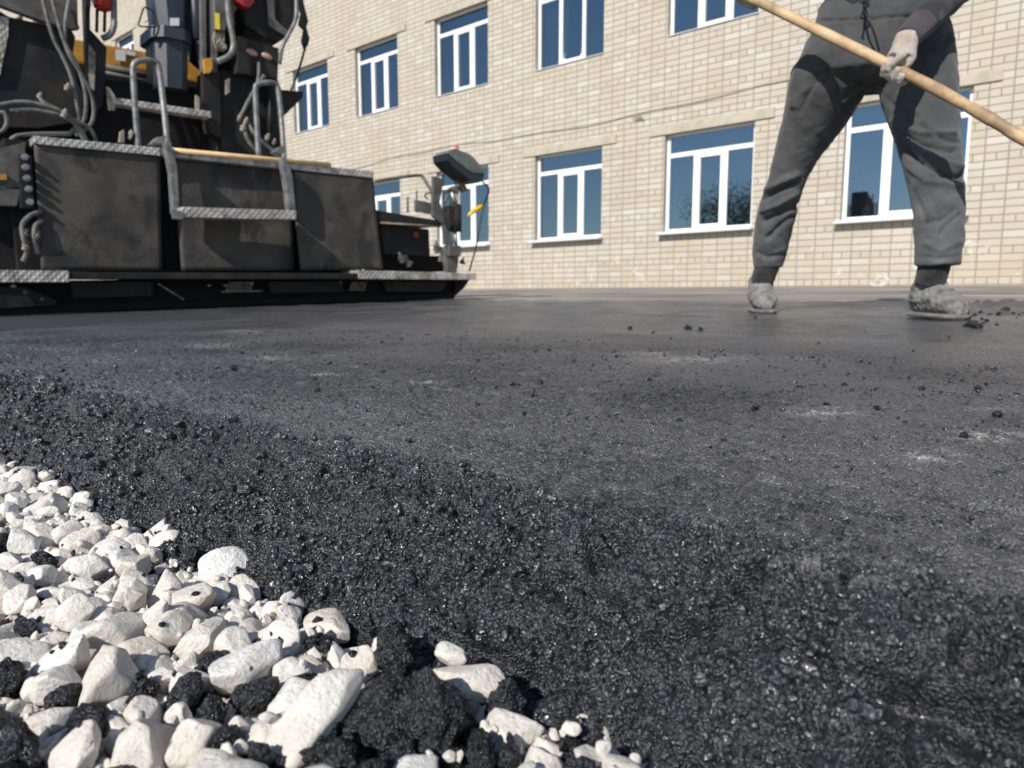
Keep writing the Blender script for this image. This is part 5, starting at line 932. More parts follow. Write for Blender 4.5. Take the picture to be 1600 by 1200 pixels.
# main body ahead of the screed
plate('rear_bulkhead', [(-260,130),(100,118),(345,140),(442,172),(448,262),(250,240),(-260,205)], .62, .30, M['dark'], bev=.01)
hood = MB(); hood.prism(LS([(-150,42),(113,60),(248,84),(345,103),(345,138),(240,112),(113,98),(-150,80)], 1.25), (0, 2.6, 0), .02); hood.build('hood', M['yellow'], paver)
lb = MB(); lb.prism([L(181,77,1.24), L(196,79,1.24), L(196,96,1.24), L(181,94,1.24)], (0, -.004, 0)); lb.prism([L(198,79,1.24), L(211,82,1.24), L(211,88,1.24), L(198,85,1.24)], (0, -.004, 0)); lb.build('sticker', M['paper'], paver)
ch = MB(); ch.prism(LS([(113,99),(240,113),(345,139),(345,175),(240,150),(113,140)], 1.15), (0, .4, 0), .01); ch.build('engine_bay', M['dark'], paver)
rl = MB(); rl.tube([L(160,103,1.0), L(250,122,1.0)], .022, 8); rl.tube([L(160,112,1.0), L(250,132,1.0)], .014, 8); rl.build('frame_rail', M['midgrey'], paver)
hx0, hx1 = L(-150, 60, 1.3).x, L(345, 100, 1.3).x
cs = MB(); cs.box(((hx0+hx1)/2, 2.7, .95), (hx1-hx0, 2.7, .9), bev=.03); cs.build('chassis', M['black'], paver)
for a_ in (hx0+.25, hx1-.1):
    tr = MB(); tr.prism([Vector((a_-.16, 1.5+.0, .02)), Vector((a_-.16, 4.0, .02)), Vector((a_-.16, 4.3, .3)), Vector((a_-.16, 4.0, .6)), Vector((a_-.16, 1.5, .6)), Vector((a_-.16, 1.2, .3))], (.32, 0, 0), .04); tr.build('track', M['dark'], paver)
# left material box and its tread-plate wing
plate('side_panel', [(-90,-40),(14,26),(112,47),(118,58),(113,92),(122,130),(138,165),(124,190),(60,200),(-90,195)], .50, .10, M['black'], bev=.006)
plate('wing_plate', [(-60,30),(0,25),(14,27),(13,55),(0,118),(-60,118)], .47, .02, M['tread'], bev=.003)
plate('upper_panel', [(-90,-60),(120,-60),(122,36),(125,44),(112,45),(60,30),(0,8),(-90,-20)], .42, .06, M['midgrey'], bev=.005)
# standing posts
plate('post', [(131,-60),(147,-60),(141,20),(141,46),(167,74),(165,118),(160,165),(147,178),(138,150),(135,60)], .55, .10, M['black'], bev=.005)
plate('strut', [(139,69),(150,84),(147,142),(138,135)], .53, .015, M['tan'])
pipe('grab_handle', [(177,-60,.5),(178,20,.5),(178,40,.5),(172,54,.5),(160,60,.5)], .020, M['grey'], sub=5)
f = MB(); 
for xx in (152, 164): f.tube([L(xx, 12, .52), L(xx-1, 50, .52)], .010, 8)
f.build('rod', M['black'], paver)
ext = MB(); ext.tube([L(160, -60, .50), L(160, 13, .50)], .052, 18); ext.tube([L(160, 12, .50), L(160, 16, .50)], .035, 14); ext.build('red_canister', M['red'], paver)
# blue-black bin-like tank
def oct_prism(mb, xa, xb, y0, y1, b, d, ch=.3, xa2=None, xb2=None):
    A, B = L(xa, y0, b), L(xb, y0, b); A2, B2 = L(xa2 or xa, y1, b), L(xb2 or xb, y1, b); rings = []
    for P_, Q_ in ((A, B), (A2, B2)):
        w_ = Q_.x-P_.x; c = w_*ch; z = (P_.z+Q_.z)/2
        rings.append([Vector((P_.x+c, b, z)), Vector((Q_.x-c, b, z)), Vector((Q_.x, b+c, z)), Vector((Q_.x, b+d-c, z)), Vector((Q_.x-c, b+d, z)), Vector((P_.x+c, b+d, z)), Vector((P_.x, b+d-c, z)), Vector((P_.x, b+c, z))])
    n0 = len(mb.bm.faces); mb.loft(rings)
    for q in list(mb.bm.faces)[n0:]: q.smooth = False
t_ = MB(); oct_prism(t_, 249, 296, 137, 60, .46, .34, .26, 246, 299); oct_prism(t_, 241, 303, 60, 42, .43, .40, .24); oct_prism(t_, 252, 298, 42, -60, .47, .32, .25, 238, 302); tank = t_.build('tank', M['navy'], paver)
s_ = MB(); s_.prism(LS([(266,28),(280,28),(280,40),(266,40)], .455), (0, .006, 0)); s_.build('sticker', M['paper'], tank)
pipe('wire_loop', [(225,11,.45),(237,16,.45),(243,30,.45),(245,41,.45),(230,42,.45),(217,40,.45),(218,32,.45),(224,13,.45)], .006, M['wire'], sub=3)
# lifting cylinders and mast
for xa, xb in ((313, 322), (328, 339)):
    plate('mast', [(xa,-60),(xb,-60),(xb+1,112),(xa+3,112)], .42, .06, M['midgrey'], bev=.004)
f = MB(); f.tube([L(301,-60,.5), L(306,20,.5), L(309,62,.5)], .035, 12); f.tube([L(309,60,.5), L(313,100,.5)], .02, 12); f.build('cylinder', M['navy'], paver)
plate('lug', [(318,92),(332,90),(333,106),(328,114),(320,114)], .40, .04, M['yellow'], bev=.003)
plate('mast_foot', [(316,114),(345,110),(346,216),(328,206),(318,170)], .46, .12, M['black'], bev=.006)
plate('strap_plate', [(306,148),(312,152),(312,172),(306,172)], .44, .02, M['tan'])
plate('strap_plate', [(353,125),(359,122),(359,144),(353,148)], .40, .015, M['tan'])
vb = plate('valve_box', [(334,-60),(352,-60),(356,30),(352,48),(336,46)], .38, .10, M['midgrey'], bev=.006)
plate('sticker', [(336,20),(343,21),(344,46),(337,45)], .376, .003, M['label'], vb)
tk_ = MB()
for q in range(4):
    tk_.tube([L(337+q*4, 48, .42), L(334+q*5, 62+q*3, .40), L(340+q*3, 80, .42)], .010, 7, smooth=3)
    tk_.box(L(338+q*4, 58+q*5, .40), (.03, .03, .035), bev=.004)
tk_.build('valve', M['tan'], paver)
pipe('grab_handle', [(352,-60,.33),(357,20,.33),(364,60,.33),(364,76,.33),(357,88,.33),(340,96,.35)], .021, M['grey'], sub=5)
# operator's side console, seat shell and its lamps
plate('console', [(372,56),(436,75),(434,124),(370,114)], .40, .16, M['black'], bev=.008)
for px_, py_ in ((394, 82), (417, 88)):
    s_ = MB(); c_ = L(px_, py_, .395); s_.ball(c_, .044, 14, (1, .35, .5), Matrix.Rotation(R(14), 3, 'Y')); s_.build('lamp', M['beam'], paver)
ss = MB(); ss.prism(LS([(368,-60),(470,-60),(468,28),(458,50),(436,66),(412,58),(384,40)], .46), (0, .38, 0), .03); ss.build('seat_shell', M['black'], paver)
sr = MB(); sr.prism(LS([(412,-60),(426,-60),(430,30),(452,50),(446,56),(420,40)], .44), (0, .02, 0), .005); sr.build('seat_rib', M['midgrey'], paver)
plate('cowl', [(369,-60),(396,-60),(398,2),(390,12),(382,10),(370,2)], .40, .08, M['red'], bev=.01)
pipe('guard_rail', [(460,-60,.36),(463,0,.36),(462,30,.36),(452,52,.36),(441,74,.36),(437,100,.40)], .015, M['grey'], sub=5)
# dangling webbing and the thin arm
plate('webbing', [(466,-40),(473,-10),(475,6),(482,33),(479,42),(484,60),(482,70),(476,77),(472,64),(475,46),(467,38),(471,20),(464,0)], .40, .025, M['wire'], bev=.004)
pipe('thin_arm', [(478,70,.40),(466,112,.42),(452,148,.45)], .009, M['wire'], sub=3)
plate('conveyor_side', [(346,108),(366,112),(433,122),(440,140),(474,143),(473,153),(441,184),(446,262),(346,245)], .50, .14, M['black'], bev=.006)
f = MB(); f.tube([L(424,130,.44), L(430,235,.44)], .045, 14); f.build('hydraulic_cylinder', M['black'], paver)
# crossbar step higher up with its plates
f = MB(); f.prism(LS([(178,152),(330,174),(330,184),(178,162)], .38), (0, .10, 0), .005); f.build('upper_step', M['tread'], paver)
plate('step_bracket', [(166,135),(172,138),(180,150),(180,172),(171,172)], .36, .02, M['tan']); 
# hoses
hs = [[(58,-40,.35),(80,50,.33),(98,88,.33),(112,122,.33),(121,165,.33),(124,190,.36),(110,208,.38)], [(72,-40,.34),(98,58,.31),(122,105,.31),(134,150,.31),(131,188,.34),(116,210,.38)],
      [(117,-40,.36),(103,30,.32),(104,75,.31),(128,118,.31),(145,158,.31),(143,192,.33),(118,212,.36)], [(-20,168,.35),(30,159,.33),(70,165,.31),(103,178,.31),(125,200,.33),(136,222,.36)],
      [(15,172,.35),(55,172,.33),(95,180,.31),(118,195,.33),(132,222,.36)], [(60,148,.34),(68,160,.32),(92,172,.31),(112,186,.31),(140,200,.33),(151,222,.36)],
      [(-10,180,.3),(6,176,.28),(11,192,.28),(3,205,.28),(-10,206,.3)], [(8,236,.2),(20,216,.2),(45,210,.2),(110,209,.25)]]
for h in hs: pipe('hose', h, .0125, M['hose'], sub=6)
for h in [[(404,98,.38),(403,128,.36),(388,158,.34),(372,190,.34)], [(380,196,.34),(388,220,.30),(405,240,.30)], [(388,192,.34),(400,212,.30),(432,240,.30)], [(413,118,.36),(398,140,.35),(384,165,.34)]]: pipe('hose', h, .014, M['hose'], sub=6)
for h in [[(64,330,.0),(46,338,-.02),(35,352,-.02),(37,372,-.02),(42,392,.02),(36,408,.04)], [(66,345,.0),(56,352,-.02),(54,372,-.02),(60,395,.02)]]: pipe('hose', h, .014, M['hose'], sub=6)
for x_, y_, b_, r_ in ((38,366,-.02,.018),(40,385,0,.02),(57,368,-.02,.02),(100,178,.30,.020),(380,200,.32,.024),(384,190,.33,.02),(62,150,.33,.015),(105,137,.31,.018),(190,212,.12,.016),(204,208,.12,.013),(418,215,.34,.02),(428,222,.34,.017),(375,182,.33,.016)):
    f = MB(); a_ = L(x_, y_, b_); dv_ = (L(x_+4, y_-9, b_)-a_).normalized(); f.tube([a_-dv_*r_*1.2, a_-dv_*r_*.2], r_*.75, 10); f.tube([a_-dv_*r_*.2, a_+dv_*r_*.5], r_*1.0, 6); f.tube([a_+dv_*r_*.5, a_+dv_*r_*1.6], r_*.6, 10); f.build('hose_fitting', M['tan'], paver)
lv = MB(); lv.prism(LS([(188,205),(194,202),(195,222),(186,222)], .10), (0, .03, 0), .004); lv.prism(LS([(200,214),(207,205),(209,207),(204,218)], .10), (0, .02, 0)); lv.build('lever', M['tan'], paver)
for q_ in ([(236,224),(246,214),(262,212),(262,226)], [(430,236),(440,228),(447,228),(447,246)]): plate('rail_bracket', q_, .0, .10, M['grey'], bev=.006)
# left bracket with a column of bolts
plate('arm_plate', [(-90,240),(0,232),(40,222),(40,262),(27,322),(-90,318)], .06, .05, M['midgrey'], bev=.005)
bp = plate('bolt_plate', [(29,241),(50,243),(54,326),(33,325)], .0, .05, M['black'], bev=.004)
for x_, y_ in ((38,246),(39,262),(41,279),(44,296),(46,316)):
    bl = MB(); c_ = L(x_, y_, -.005); bl.tube([c_, c_+Vector((0, -.03, 0))], .020, 6); bl.tube([c_+Vector((0, -.03, 0)), c_+Vector((0, -.045, 0))], .010, 8); bl.build('bolt', M['zinc'], bp)
plate('lug', [(-30,272),(10,272),(11,281),(-30,281)], .04, .02, M['yellow'])
f = MB(); f.tube([L(-60,293,.08), L(30,294,.08)], .022, 12); f.build('cylinder_rod', M['zinc'], paver); f = MB(); f.tube([L(-60,308,.10), L(30,308,.10)], .04, 12); f.build('cylinder', M['dark'], paver)
plate('side_frame', [(-120,318),(60,322),(64,424),(-120,424)], .16, .10, M['dark'], bev=.006)
# screed extension on the right
plate('extension_top', [(588,328),(640,337),(690,345),(690,353),(640,350),(592,346)], .02, .40, M['black'], bev=.006)
f = MB(); f.tube([L(594,348,.015), L(688,354,.015)], .008, 8); f.build('edge_strip', M['tan'], paver)
eb = plate('extension_body', [(594,352),(670,358),(672,400),(600,398)], .12, .25, M['black'], bev=.006)
f = MB(); c_ = L(650, 366, .115); f.ball(c_, .030, 16, (1, .3, 1)); f.build('reflector', M['lens'], eb)
plate('extension_base', [(596,398),(700,400),(705,424),(598,424)], .20, .30, M['dark'], bev=.006)
for x_, y_, r_ in ((628,405,.026),(638,412,.022),(682,388,.026),(690,404,.026),(702,418,.022),(722,409,.018)):
    jk = MB(); a_ = L(x_, y_, .05); w_ = rnd.uniform(-.6, .6); rt = Matrix.Rotation(w_, 3, 'Y'); jk.box(a_, (r_*1.6, r_*1.6, r_*2.2), rt, bev=.004); jk.tube([a_, a_+rt@Vector((0, 0, r_*2.4))], r_*.45, 8); jk.tube([a_, a_+rt@Vector((r_*2, 0, 0))], r_*.6, 6); jk.build('screw_jack', M['midgrey'], paver)
plate('backing_plate', [(299,-60),(372,-60),(372,122),(346,118),(318,108),(300,92)], .72, .08, M['dark'], bev=.006)
plate('end_plate', [(677,275),(694,279),(691,296),(687,316),(699,345),(706,372),(700,386),(693,352),(676,337)], .0, .03, M['midgrey'], bev=.003)
plate('end_bracket', [(650,312),(678,318),(678,335),(650,330)], .02, .03, M['midgrey'], bev=.003)
pipe('rail', [(586,283,.20),(625,277,.15),(655,274,.10),(662,279,.08),(676,302,.03)], .014, M['midgrey'], sub=4)
f = MB(); f.tube([L(668,311,.02), L(664,306,.02), L(667,302,.02), L(675,302,.02)], .008, 7, smooth=3); f.tube([L(637,332,.06), L(637,308,.06)], .009, 8); f.tube([L(651,332,.06), L(651,298,.06)], .008, 8); f.build('hook', M['midgrey'], paver)
ac = MB(); ac.tube([L(712,320,-.03), L(712,362,-.03)], .052, 14); ac.box(L(702, 338, -.03), (.07, .08, .17), bev=.01); ac.build('actuator', M['black'], paver)
for a_, b_, r_ in (((711,362),(713,388),.016), ((706,300),(712,322),.022)): MB().tube([L(*a_, -.03), L(*b_, -.03)], r_, 12).build('actuator_rod', M['zinc'], paver)
f = MB(); f.box(L(706, 392, -.03), (.13, .10, .09), bev=.01); f.prism(LS([(697,400),(717,400),(714,426),(700,426)], -.04), (0, .06, 0), .005); f.prism(LS([(691,352),(697,352),(710,384),(698,388)], -.06), (0, .02, 0), .003); f.build('end_gate_clamp', M['midgrey'], paver)
f = MB(); cc = [L(713+3.2*math.cos(k*.9), 300+k*.55, -.03)+Vector((0, .018*math.sin(k*.9), 0)) for k in range(40)]; f.tube(cc, .0045, 6); f.build('coiled_cable', M['zinc'], paver)
f = MB(); f.tube([L(697,300,-.03), L(703,296,-.03), L(716,291,-.03), L(722,284,-.03)], .016, 9, smooth=3); f.box(L(710, 297, -.03), (.07, .05, .04), Matrix.Rotation(.4, 3, 'Y'), bev=.006); f.tube([L(704,318,-.03), L(700,305,-.03), L(695,316,-.03)], .009, 8, smooth=4); f.prism(LS([(714,272),(722,278),(732,298),(726,300),(716,290)], -.04), (0, .05, 0), .004); f.build('box_yoke', M['midgrey'], paver)
# control box: long tilted pendant with a lighter lid
cbx = MB(); cbx.prism(LS([(698,239),(703,236),(752,272),(756,270),(757,276),(751,285),(735,282),(709,262),(699,250)], -.16), (0, .20, 0), .010); cbox = cbx.build('control_box', M['boxd'], paver)
f = MB(); f.prism(LS([(699,239),(703,234),(712,232),(735,241),(745,251),(757,266),(757,271),(742,271),(734,267),(712,250)], -.168), (0, .19, 0), .008); f.build('lid', M['box'], cbox)
f = MB(); f.tube([L(713,236,-.10), L(714,230,-.10)], .014, 12); f.ball(L(714, 230, -.10), .020, 12, (1, 1, .6)); f.build('button', M['orange'], cbox)
f = MB(); f.ball(L(740, 249, -.10), .014, 10); f.build('knob', M['tan'], cbox)
pipe('cable', [(752,281,-.08),(758,288,-.10),(763,293,-.10),(763,302,-.08),(757,318,-.06),(752,340,-.06),(746,375,-.05),(740,400,-.02),(733,424,.0)], .0075, M['wire'], sub=6)
f = MB(); f.tube([L(731,337,-.05), L(738,331,-.05), L(748,325,-.05), L(755,320,-.05)], [.009, .02, .02, .014], 10); f.build('yellow_grip', M['yel'], paver)

# loose new handle lying on the walkway
a_, b_ = L(267, 236, -.02), L(516, 259, -.02); wa, wb = PM@(a_+Vector((0, 0, .006))), PM@(b_+Vector((0, 0, .006)))
h = MB().tube([wa, wa.lerp(wb, .5), wb], .0165, 14).build('tool_handle', M['pine'], origin=wa); tag(h, 'pale new wooden handle lying along the walkway of the paver', 'tool handle')

# ================================================================ THE WORKER
foot = on_ground(1320, 492); ORG = Vector((foot.x, foot.y, gz(foot.y)))
def ring(c, rx, ry, ax=None, ay=None, n=28, e=1.0):
    ax = ax or RIGHT; ay = ay or FWD
    return [c+ax*(rx*math.copysign(abs(math.cos(a))**e, math.cos(a)))+ay*(ry*math.copysign(abs(math.sin(a))**e, math.sin(a))) for a in [2*math.pi*k/n for k in range(n)]]
def px_ring(py, xl, xr, dist, ratio=.85, grow=0):
    a, b = at(xl, py, dist), at(xr, py, dist); rx = (b-a).length/2+grow; return ring((a+b)/2, rx, rx*ratio)
LEG_A = [(60,1262,1375,2.69),(85,1252,1378,2.70),(107,1237,1372,2.70),(130,1231,1361,2.71),(150,1229,1352,2.72),(190,1221,1326,2.77),(221,1213,1302,2.81),(250,1206,1281,2.84),(277,1199,1264,2.87),(300,1191,1255,2.89),(319,1184,1250,2.91),(337,1180,1245,2.93),(375,1175,1236,2.97),(400,1175,1229,2.99),(419,1178,1223,3.0)]
LEG_B = [(60,1372,1485,2.62),(85,1372,1488,2.61),(107,1373,1491,2.60),(130,1374,1492,2.59),(157,1379,1492,2.57),(195,1394,1496,2.53),(240,1408,1498,2.49),(268,1416,1502,2.46),(292,1421,1504,2.44),(337,1427,1506,2.41),(380,1430,1503,2.39),(415,1431,1500,2.38)]
HIPS = [(8,1281,1462,2.66),(26,1276,1476,2.66),(41,1270,1483,2.66),(70,1260,1487,2.66),(95,1246,1489,2.66),(118,1256,1484,2.65),(134,1290,1466,2.65)]
def trousers(g=0, lo=0):
    f = MB(); f.loft([px_ring(*r, ratio=.62 if g > -.02 else .45, grow=g) for r in (HIPS if g > -.02 else HIPS[:4])]); f.loft([px_ring(*r, ratio=.95, grow=g) for r in LEG_A]); f.loft([px_ring(*r, ratio=.98, grow=g) for r in LEG_B]); return f
# --- body, one continuous surface
def body_mesh():
    f = trousers(-.052)
    T = lambda px, py, d, rx, ry: ring(at(px, py, d), rx, ry)
    hipc = at(1372, 20, 2.66)
    def up(z, dx=0, dy=0): return Vector((hipc.x, hipc.y, 0))+RIGHT*dx+FWD*dy+UP*(ORG.z+z)
    f.loft([ring(up(1.0), .15, .105), ring(up(1.12), .145, .10), ring(up(1.25), .16, .105), ring(up(1.38), .175, .11), ring(up(1.46), .16, .10), ring(up(1.51), .075, .07), ring(up(1.54), .055, .055), ring(up(1.60, 0, -.01), .055, .06)])
    hd = up(1.69, 0, -.03); f.ball(hd, .1, 24, (.76, .95, 1.15)); f.ball(hd+Vector((0, 0, -.07))-FWD*.02, .06, 16, (.9, 1, .8)); f.ball(hd-FWD*.098-UP*.012, .014, 10, (.9, 1.1, 1.6))
    for s in (-1, 1): f.ball(hd+RIGHT*.077*s-UP*.005, .02, 10, (.5, .9, 1.5))
    f.ball(hd-FWD*.085-UP*.052, .02, 10, (1.2, .5, .4))
    return f, up, hd
bf, up, hd = body_mesh()
shL, shR = up(1.42, .19), up(1.42, -.19); elL, elR = at(1508, -32, 2.50), up(1.16, -.36, -.02)
wrL = at(1417, 60, 2.30); hR = at(1158, -8, 2.66); wrR = hR+(elR-hR).normalized()*.085
for s_, e_, w_ in ((shL, elL, wrL), (shR, elR, wrR)): bf.tube([s_, s_.lerp(e_, .5), e_], [.05, .046, .038], 14); bf.ball(e_, .04, 12); bf.tube([e_, e_.lerp(w_, .5), w_+(w_-e_).normalized()*.02], [.040, .036, .026], 14)
# ankles and feet inside the shoes
ankA, ankB = at(1189, 436, 3.03), at(1452, 438, 2.41); gA, gB = on_ground(1184, 488), on_ground(1458, 497)
for top, an, g_, toe in ((at(1200,400,3.0), ankA, gA, Vector((0,0,0))), (at(1462,400,2.39), ankB, gB, RIGHT*.03)): bf.tube([top, an, Vector((an.x, an.y, g_.z+.05))], [.030, .024, .02], 12)
bm_ = remesh(bf, .009, 3); person = link('person', bm_, M['skin'], smooth=True); bm_.transform(Matrix.Translation(-ORG)); person.location = ORG
tag(person, 'worker in charcoal sweatpants and pale gloves striding across the mat with a long handle', 'person')
def wear(name, me, m): me.transform(Matrix.Translation(-ORG)); return link(name, me, m, person, True)
# eyes, hair
f = MB()
for s in (-1, 1): f.ball(hd-FWD*.088+RIGHT*.030*s+UP*.012, .011, 10)
f.build('eye', M['paper'], person).location = (0, 0, 0)
bpy.data.objects['eye'].data.transform(Matrix.Translation(-ORG))
f = MB(); f.ball(hd+FWD*.018+UP*.025, .102, 20, (.80, .92, 1.08)); me = f.build('hair', M['hair'], person); me.data.transform(Matrix.Translation(-ORG))
# --- trousers with real folds
tm = remesh(trousers(-.006), .0065, 6, .5)
nv = len(tm.vertices); co = np.empty(nv*3, np.float32); tm.vertices.foreach_get('co', co); co = co.reshape(-1, 3).astype(np.float64); no = np.empty(nv*3, np.float32); tm.vertices.foreach_get('normal', no); no = no.reshape(-1, 3)
rel = co-np.array(CAMP); Xc = rel@np.array(RIGHT); Yh = rel@np.array(FWD); Zc = rel[:, 2]
ycam = Yh*math.cos(PITCH)-Zc*math.sin(PITCH); zcam = Yh*math.sin(PITCH)+Zc*math.cos(PITCH); PX = 800+F*Xc/ycam; PY = 600-F*zcam/ycam
front = np.clip(-(no@np.array(FWD))*1.5+.35, 0, 1)
folds = [  # (points in the photograph, width px, depth m): + is a ridge, - a crease; only the front half carries them
 ([(1400,205),(1440,228),(1492,236)], 6, -.010), ([(1398,190),(1440,208),(1488,208)], 6, .008), ([(1404,222),(1430,250),(1470,272),(1503,276)], 6, -.013), ([(1404,212),(1440,240),(1500,262)], 6, .009),
 ([(1396,196),(1412,222),(1428,246)], 4, -.007), ([(1420,262),(1450,284),(1500,290)], 7, .008), ([(1440,196),(1475,218),(1496,222)], 4, -.006), ([(1425,300),(1440,330),(1445,345)], 7, -.006), ([(1490,330),(1470,345),(1440,350)], 6, -.005),
 ([(1445,380),(1470,392),(1498,378)], 6, .004), ([(1435,400),(1465,405),(1498,400)], 4, -.005), ([(1500,335),(1478,352),(1470,365)], 5, -.006),
 ([(1188,313),(1215,300),(1240,288)], 6, -.012), ([(1186,300),(1215,288),(1245,272)], 7, .009), ([(1196,345),(1222,334),(1245,320)], 7, -.012), ([(1190,330),(1215,320),(1245,302)], 6, .007), ([(1200,372),(1220,352),(1236,340)], 6, -.007), ([(1182,395),(1200,402),(1224,398)], 5, -.004),
 ([(1250,175),(1262,150),(1280,120)], 6, -.004), ([(1240,165),(1236,140),(1246,110)], 7, .006), ([(1352,144),(1320,170),(1302,200)], 6, -.007), ([(1345,130),(1318,155)], 5, -.006), ([(1380,150),(1400,172),(1430,182)], 7, -.006), ([(1290,60),(1300,95),(1290,130)], 7, -.004),
 ([(1278,32),(1330,31),(1380,27),(1470,22)], 2.2, -.009), ([(1482,60),(1472,76),(1450,80)], 4, -.007), ([(1488,62),(1484,70),(1462,74)], 4, .006), ([(1428,60),(1440,90),(1436,130)], 7, -.004), ([(1310,40),(1316,60)], 3, -.004), ([(1330,38),(1334,62)], 3, -.004), ([(1296,38),(1298,58)], 3, -.004), ([(1410,30),(1412,44)], 3, -.004), ([(1392,34),(1396,56)], 3, -.004)]
d = np.zeros(nv)
for pts, wd, dp in folds:
    best = np.full(nv, 1e9)
    for (xa, ya), (xb, yb) in zip(pts, pts[1:]):
        l2 = (xb-xa)**2+(yb-ya)**2; t = np.clip(((PX-xa)*(xb-xa)+(PY-ya)*(yb-ya))/l2, 0, 1); best = np.minimum(best, np.hypot(PX-xa-t*(xb-xa), PY-ya-t*(yb-ya)))
    d += 1.75*dp*np.exp(-(best/(wd*.68))**2)*front
Q = np.c_[co@np.array(RIGHT), co@np.array(FWD), co[:, 2]]
d += .0012*(1-np.abs(fbm(np.c_[Q[:, 0]/.05+Q[:, 2]/.05, Q[:, 1]/.05, Q[:, 2]/.035-Q[:, 0]/.06], 2))*3)+.0050*fbm(np.c_[Q[:, 0]/.06+Q[:, 2]/.09, Q[:, 1]/.06, Q[:, 2]/.12], 3)+.004*fbm(np.c_[Q[:, 0]/.018, Q[:, 1]/.018, Q[:, 2]/.05], 2)*np.clip((60-PY)/30+1, 0, 1)*(PY < 62)
co = co+no*d[:, None]; tm.vertices.foreach_set('co', co.astype(np.float32).ravel()); tm.update(); tr = wear('trousers', tm, M['pants'])
f = MB(); kn = [at(1346,14,2.50), at(1348,28,2.49)]
f.tube([at(1350,4,2.51), at(1349,16,2.47), at(1346,24,2.46), at(1349,27,2.455)], .0035, 7, smooth=4); f.tube([at(1350,6,2.51), at(1356,26,2.455), at(1366,52,2.45), at(1374,80,2.46)], .0032, 7, smooth=5); f.tube([at(1344,5,2.50), at(1351,2,2.49), at(1357,8,2.47), at(1350,12,2.465)], .004, 7, smooth=4)
o = f.build('drawstring', M['wire'], tr); o.data.transform(Matrix.Translation(-ORG))
# --- top: torso and sleeves, one surface
f = MB(); f.loft([ring(at(1372, 6, 2.66)+UP*0, .205, .135), ring(up(1.02), .205, .135), ring(up(1.10), .185, .125), ring(up(1.25), .195, .13), ring(up(1.38), .21, .135), ring(up(1.47), .17, .115), ring(up(1.515), .08, .08)])
for s_, e_, w_ in ((shL, elL, wrL), (shR, elR, wrR)):
    f.tube([s_+(s_-e_)*.1, s_.lerp(e_, .5), e_], [.075, .066, .058], 18); f.ball(e_, .058, 16); f.tube([e_, e_.lerp(w_, .35), e_.lerp(w_, .80)], [.058, .053, .043], 18)
sm_ = remesh(f, .010, 6, .6); n_ = len(sm_.vertices); c_ = np.empty(n_*3, np.float32); sm_.vertices.foreach_get('co', c_); c_ = c_.reshape(-1, 3); q_ = np.empty(n_*3, np.float32); sm_.vertices.foreach_get('normal', q_); q_ = q_.reshape(-1, 3)
c_ = c_+q_*(.006*fbm(c_/np.array([.05, .05, .03]), 3))[:, None]; sm_.vertices.foreach_set('co', c_.astype(np.float32).ravel()); sm_.update(); wear('shirt', sm_, M['shirt'])
for e_, w_ in ((elL, wrL), (elR, wrR)):
    f = MB(); a_ = e_.lerp(w_, .76); dd = (w_-e_).normalized(); f.tube([a_, e_.lerp(w_, .86), w_-dd*.004, w_+dd*.008], [.0445, .041, .038, .036], 18, smooth=3); wear('cuff', remesh(f, .005, 2), M['cuff'])
# --- the long handle and its rake head
S1, SC, S2 = at(1404, 109, 2.29), at(1530, 176, 2.10), at(1600, 217, 2.015); hA = at(1163, -8, 2.66); dr = (S2-hA).normalized(); de = (S2-S1).normalized()
S0 = hA-(S1-hA).normalized()*.11; k_ = (S2.z-(gz(1.2)+.03))/-de.z; S3 = S2+de*k_
pts = spline([S0, hA, S1, SC, S2, S2.lerp(S3, .33), S2.lerp(S3, .66), S3], 5); dr = (SC-hA).normalized()
rake = empty('asphalt_rake', S3); tag(rake, 'long worn wooden tool handle held slantwise in the gloved hands of the worker', 'rake')
hd_ = MB(); hd_.tube(pts, [.0165+.0012*math.sin(i*1.7) for i in range(len(pts))], 16); ho = hd_.build('handle', M['wood'], rake); ho.data.transform(Matrix.Translation(-S3))
f = MB(); side = dr.cross(UP).normalized(); f.tube([S3-dr*.06, S3+dr*.03], .024, 12); f.prism([S3+side*.30+UP*.05, S3-side*.30+UP*.05, S3-side*.30-UP*.022, S3+side*.30-UP*.022], dr*.012, .002); ho = f.build('blade', M['midgrey'], rake); ho.data.transform(Matrix.Translation(-S3))
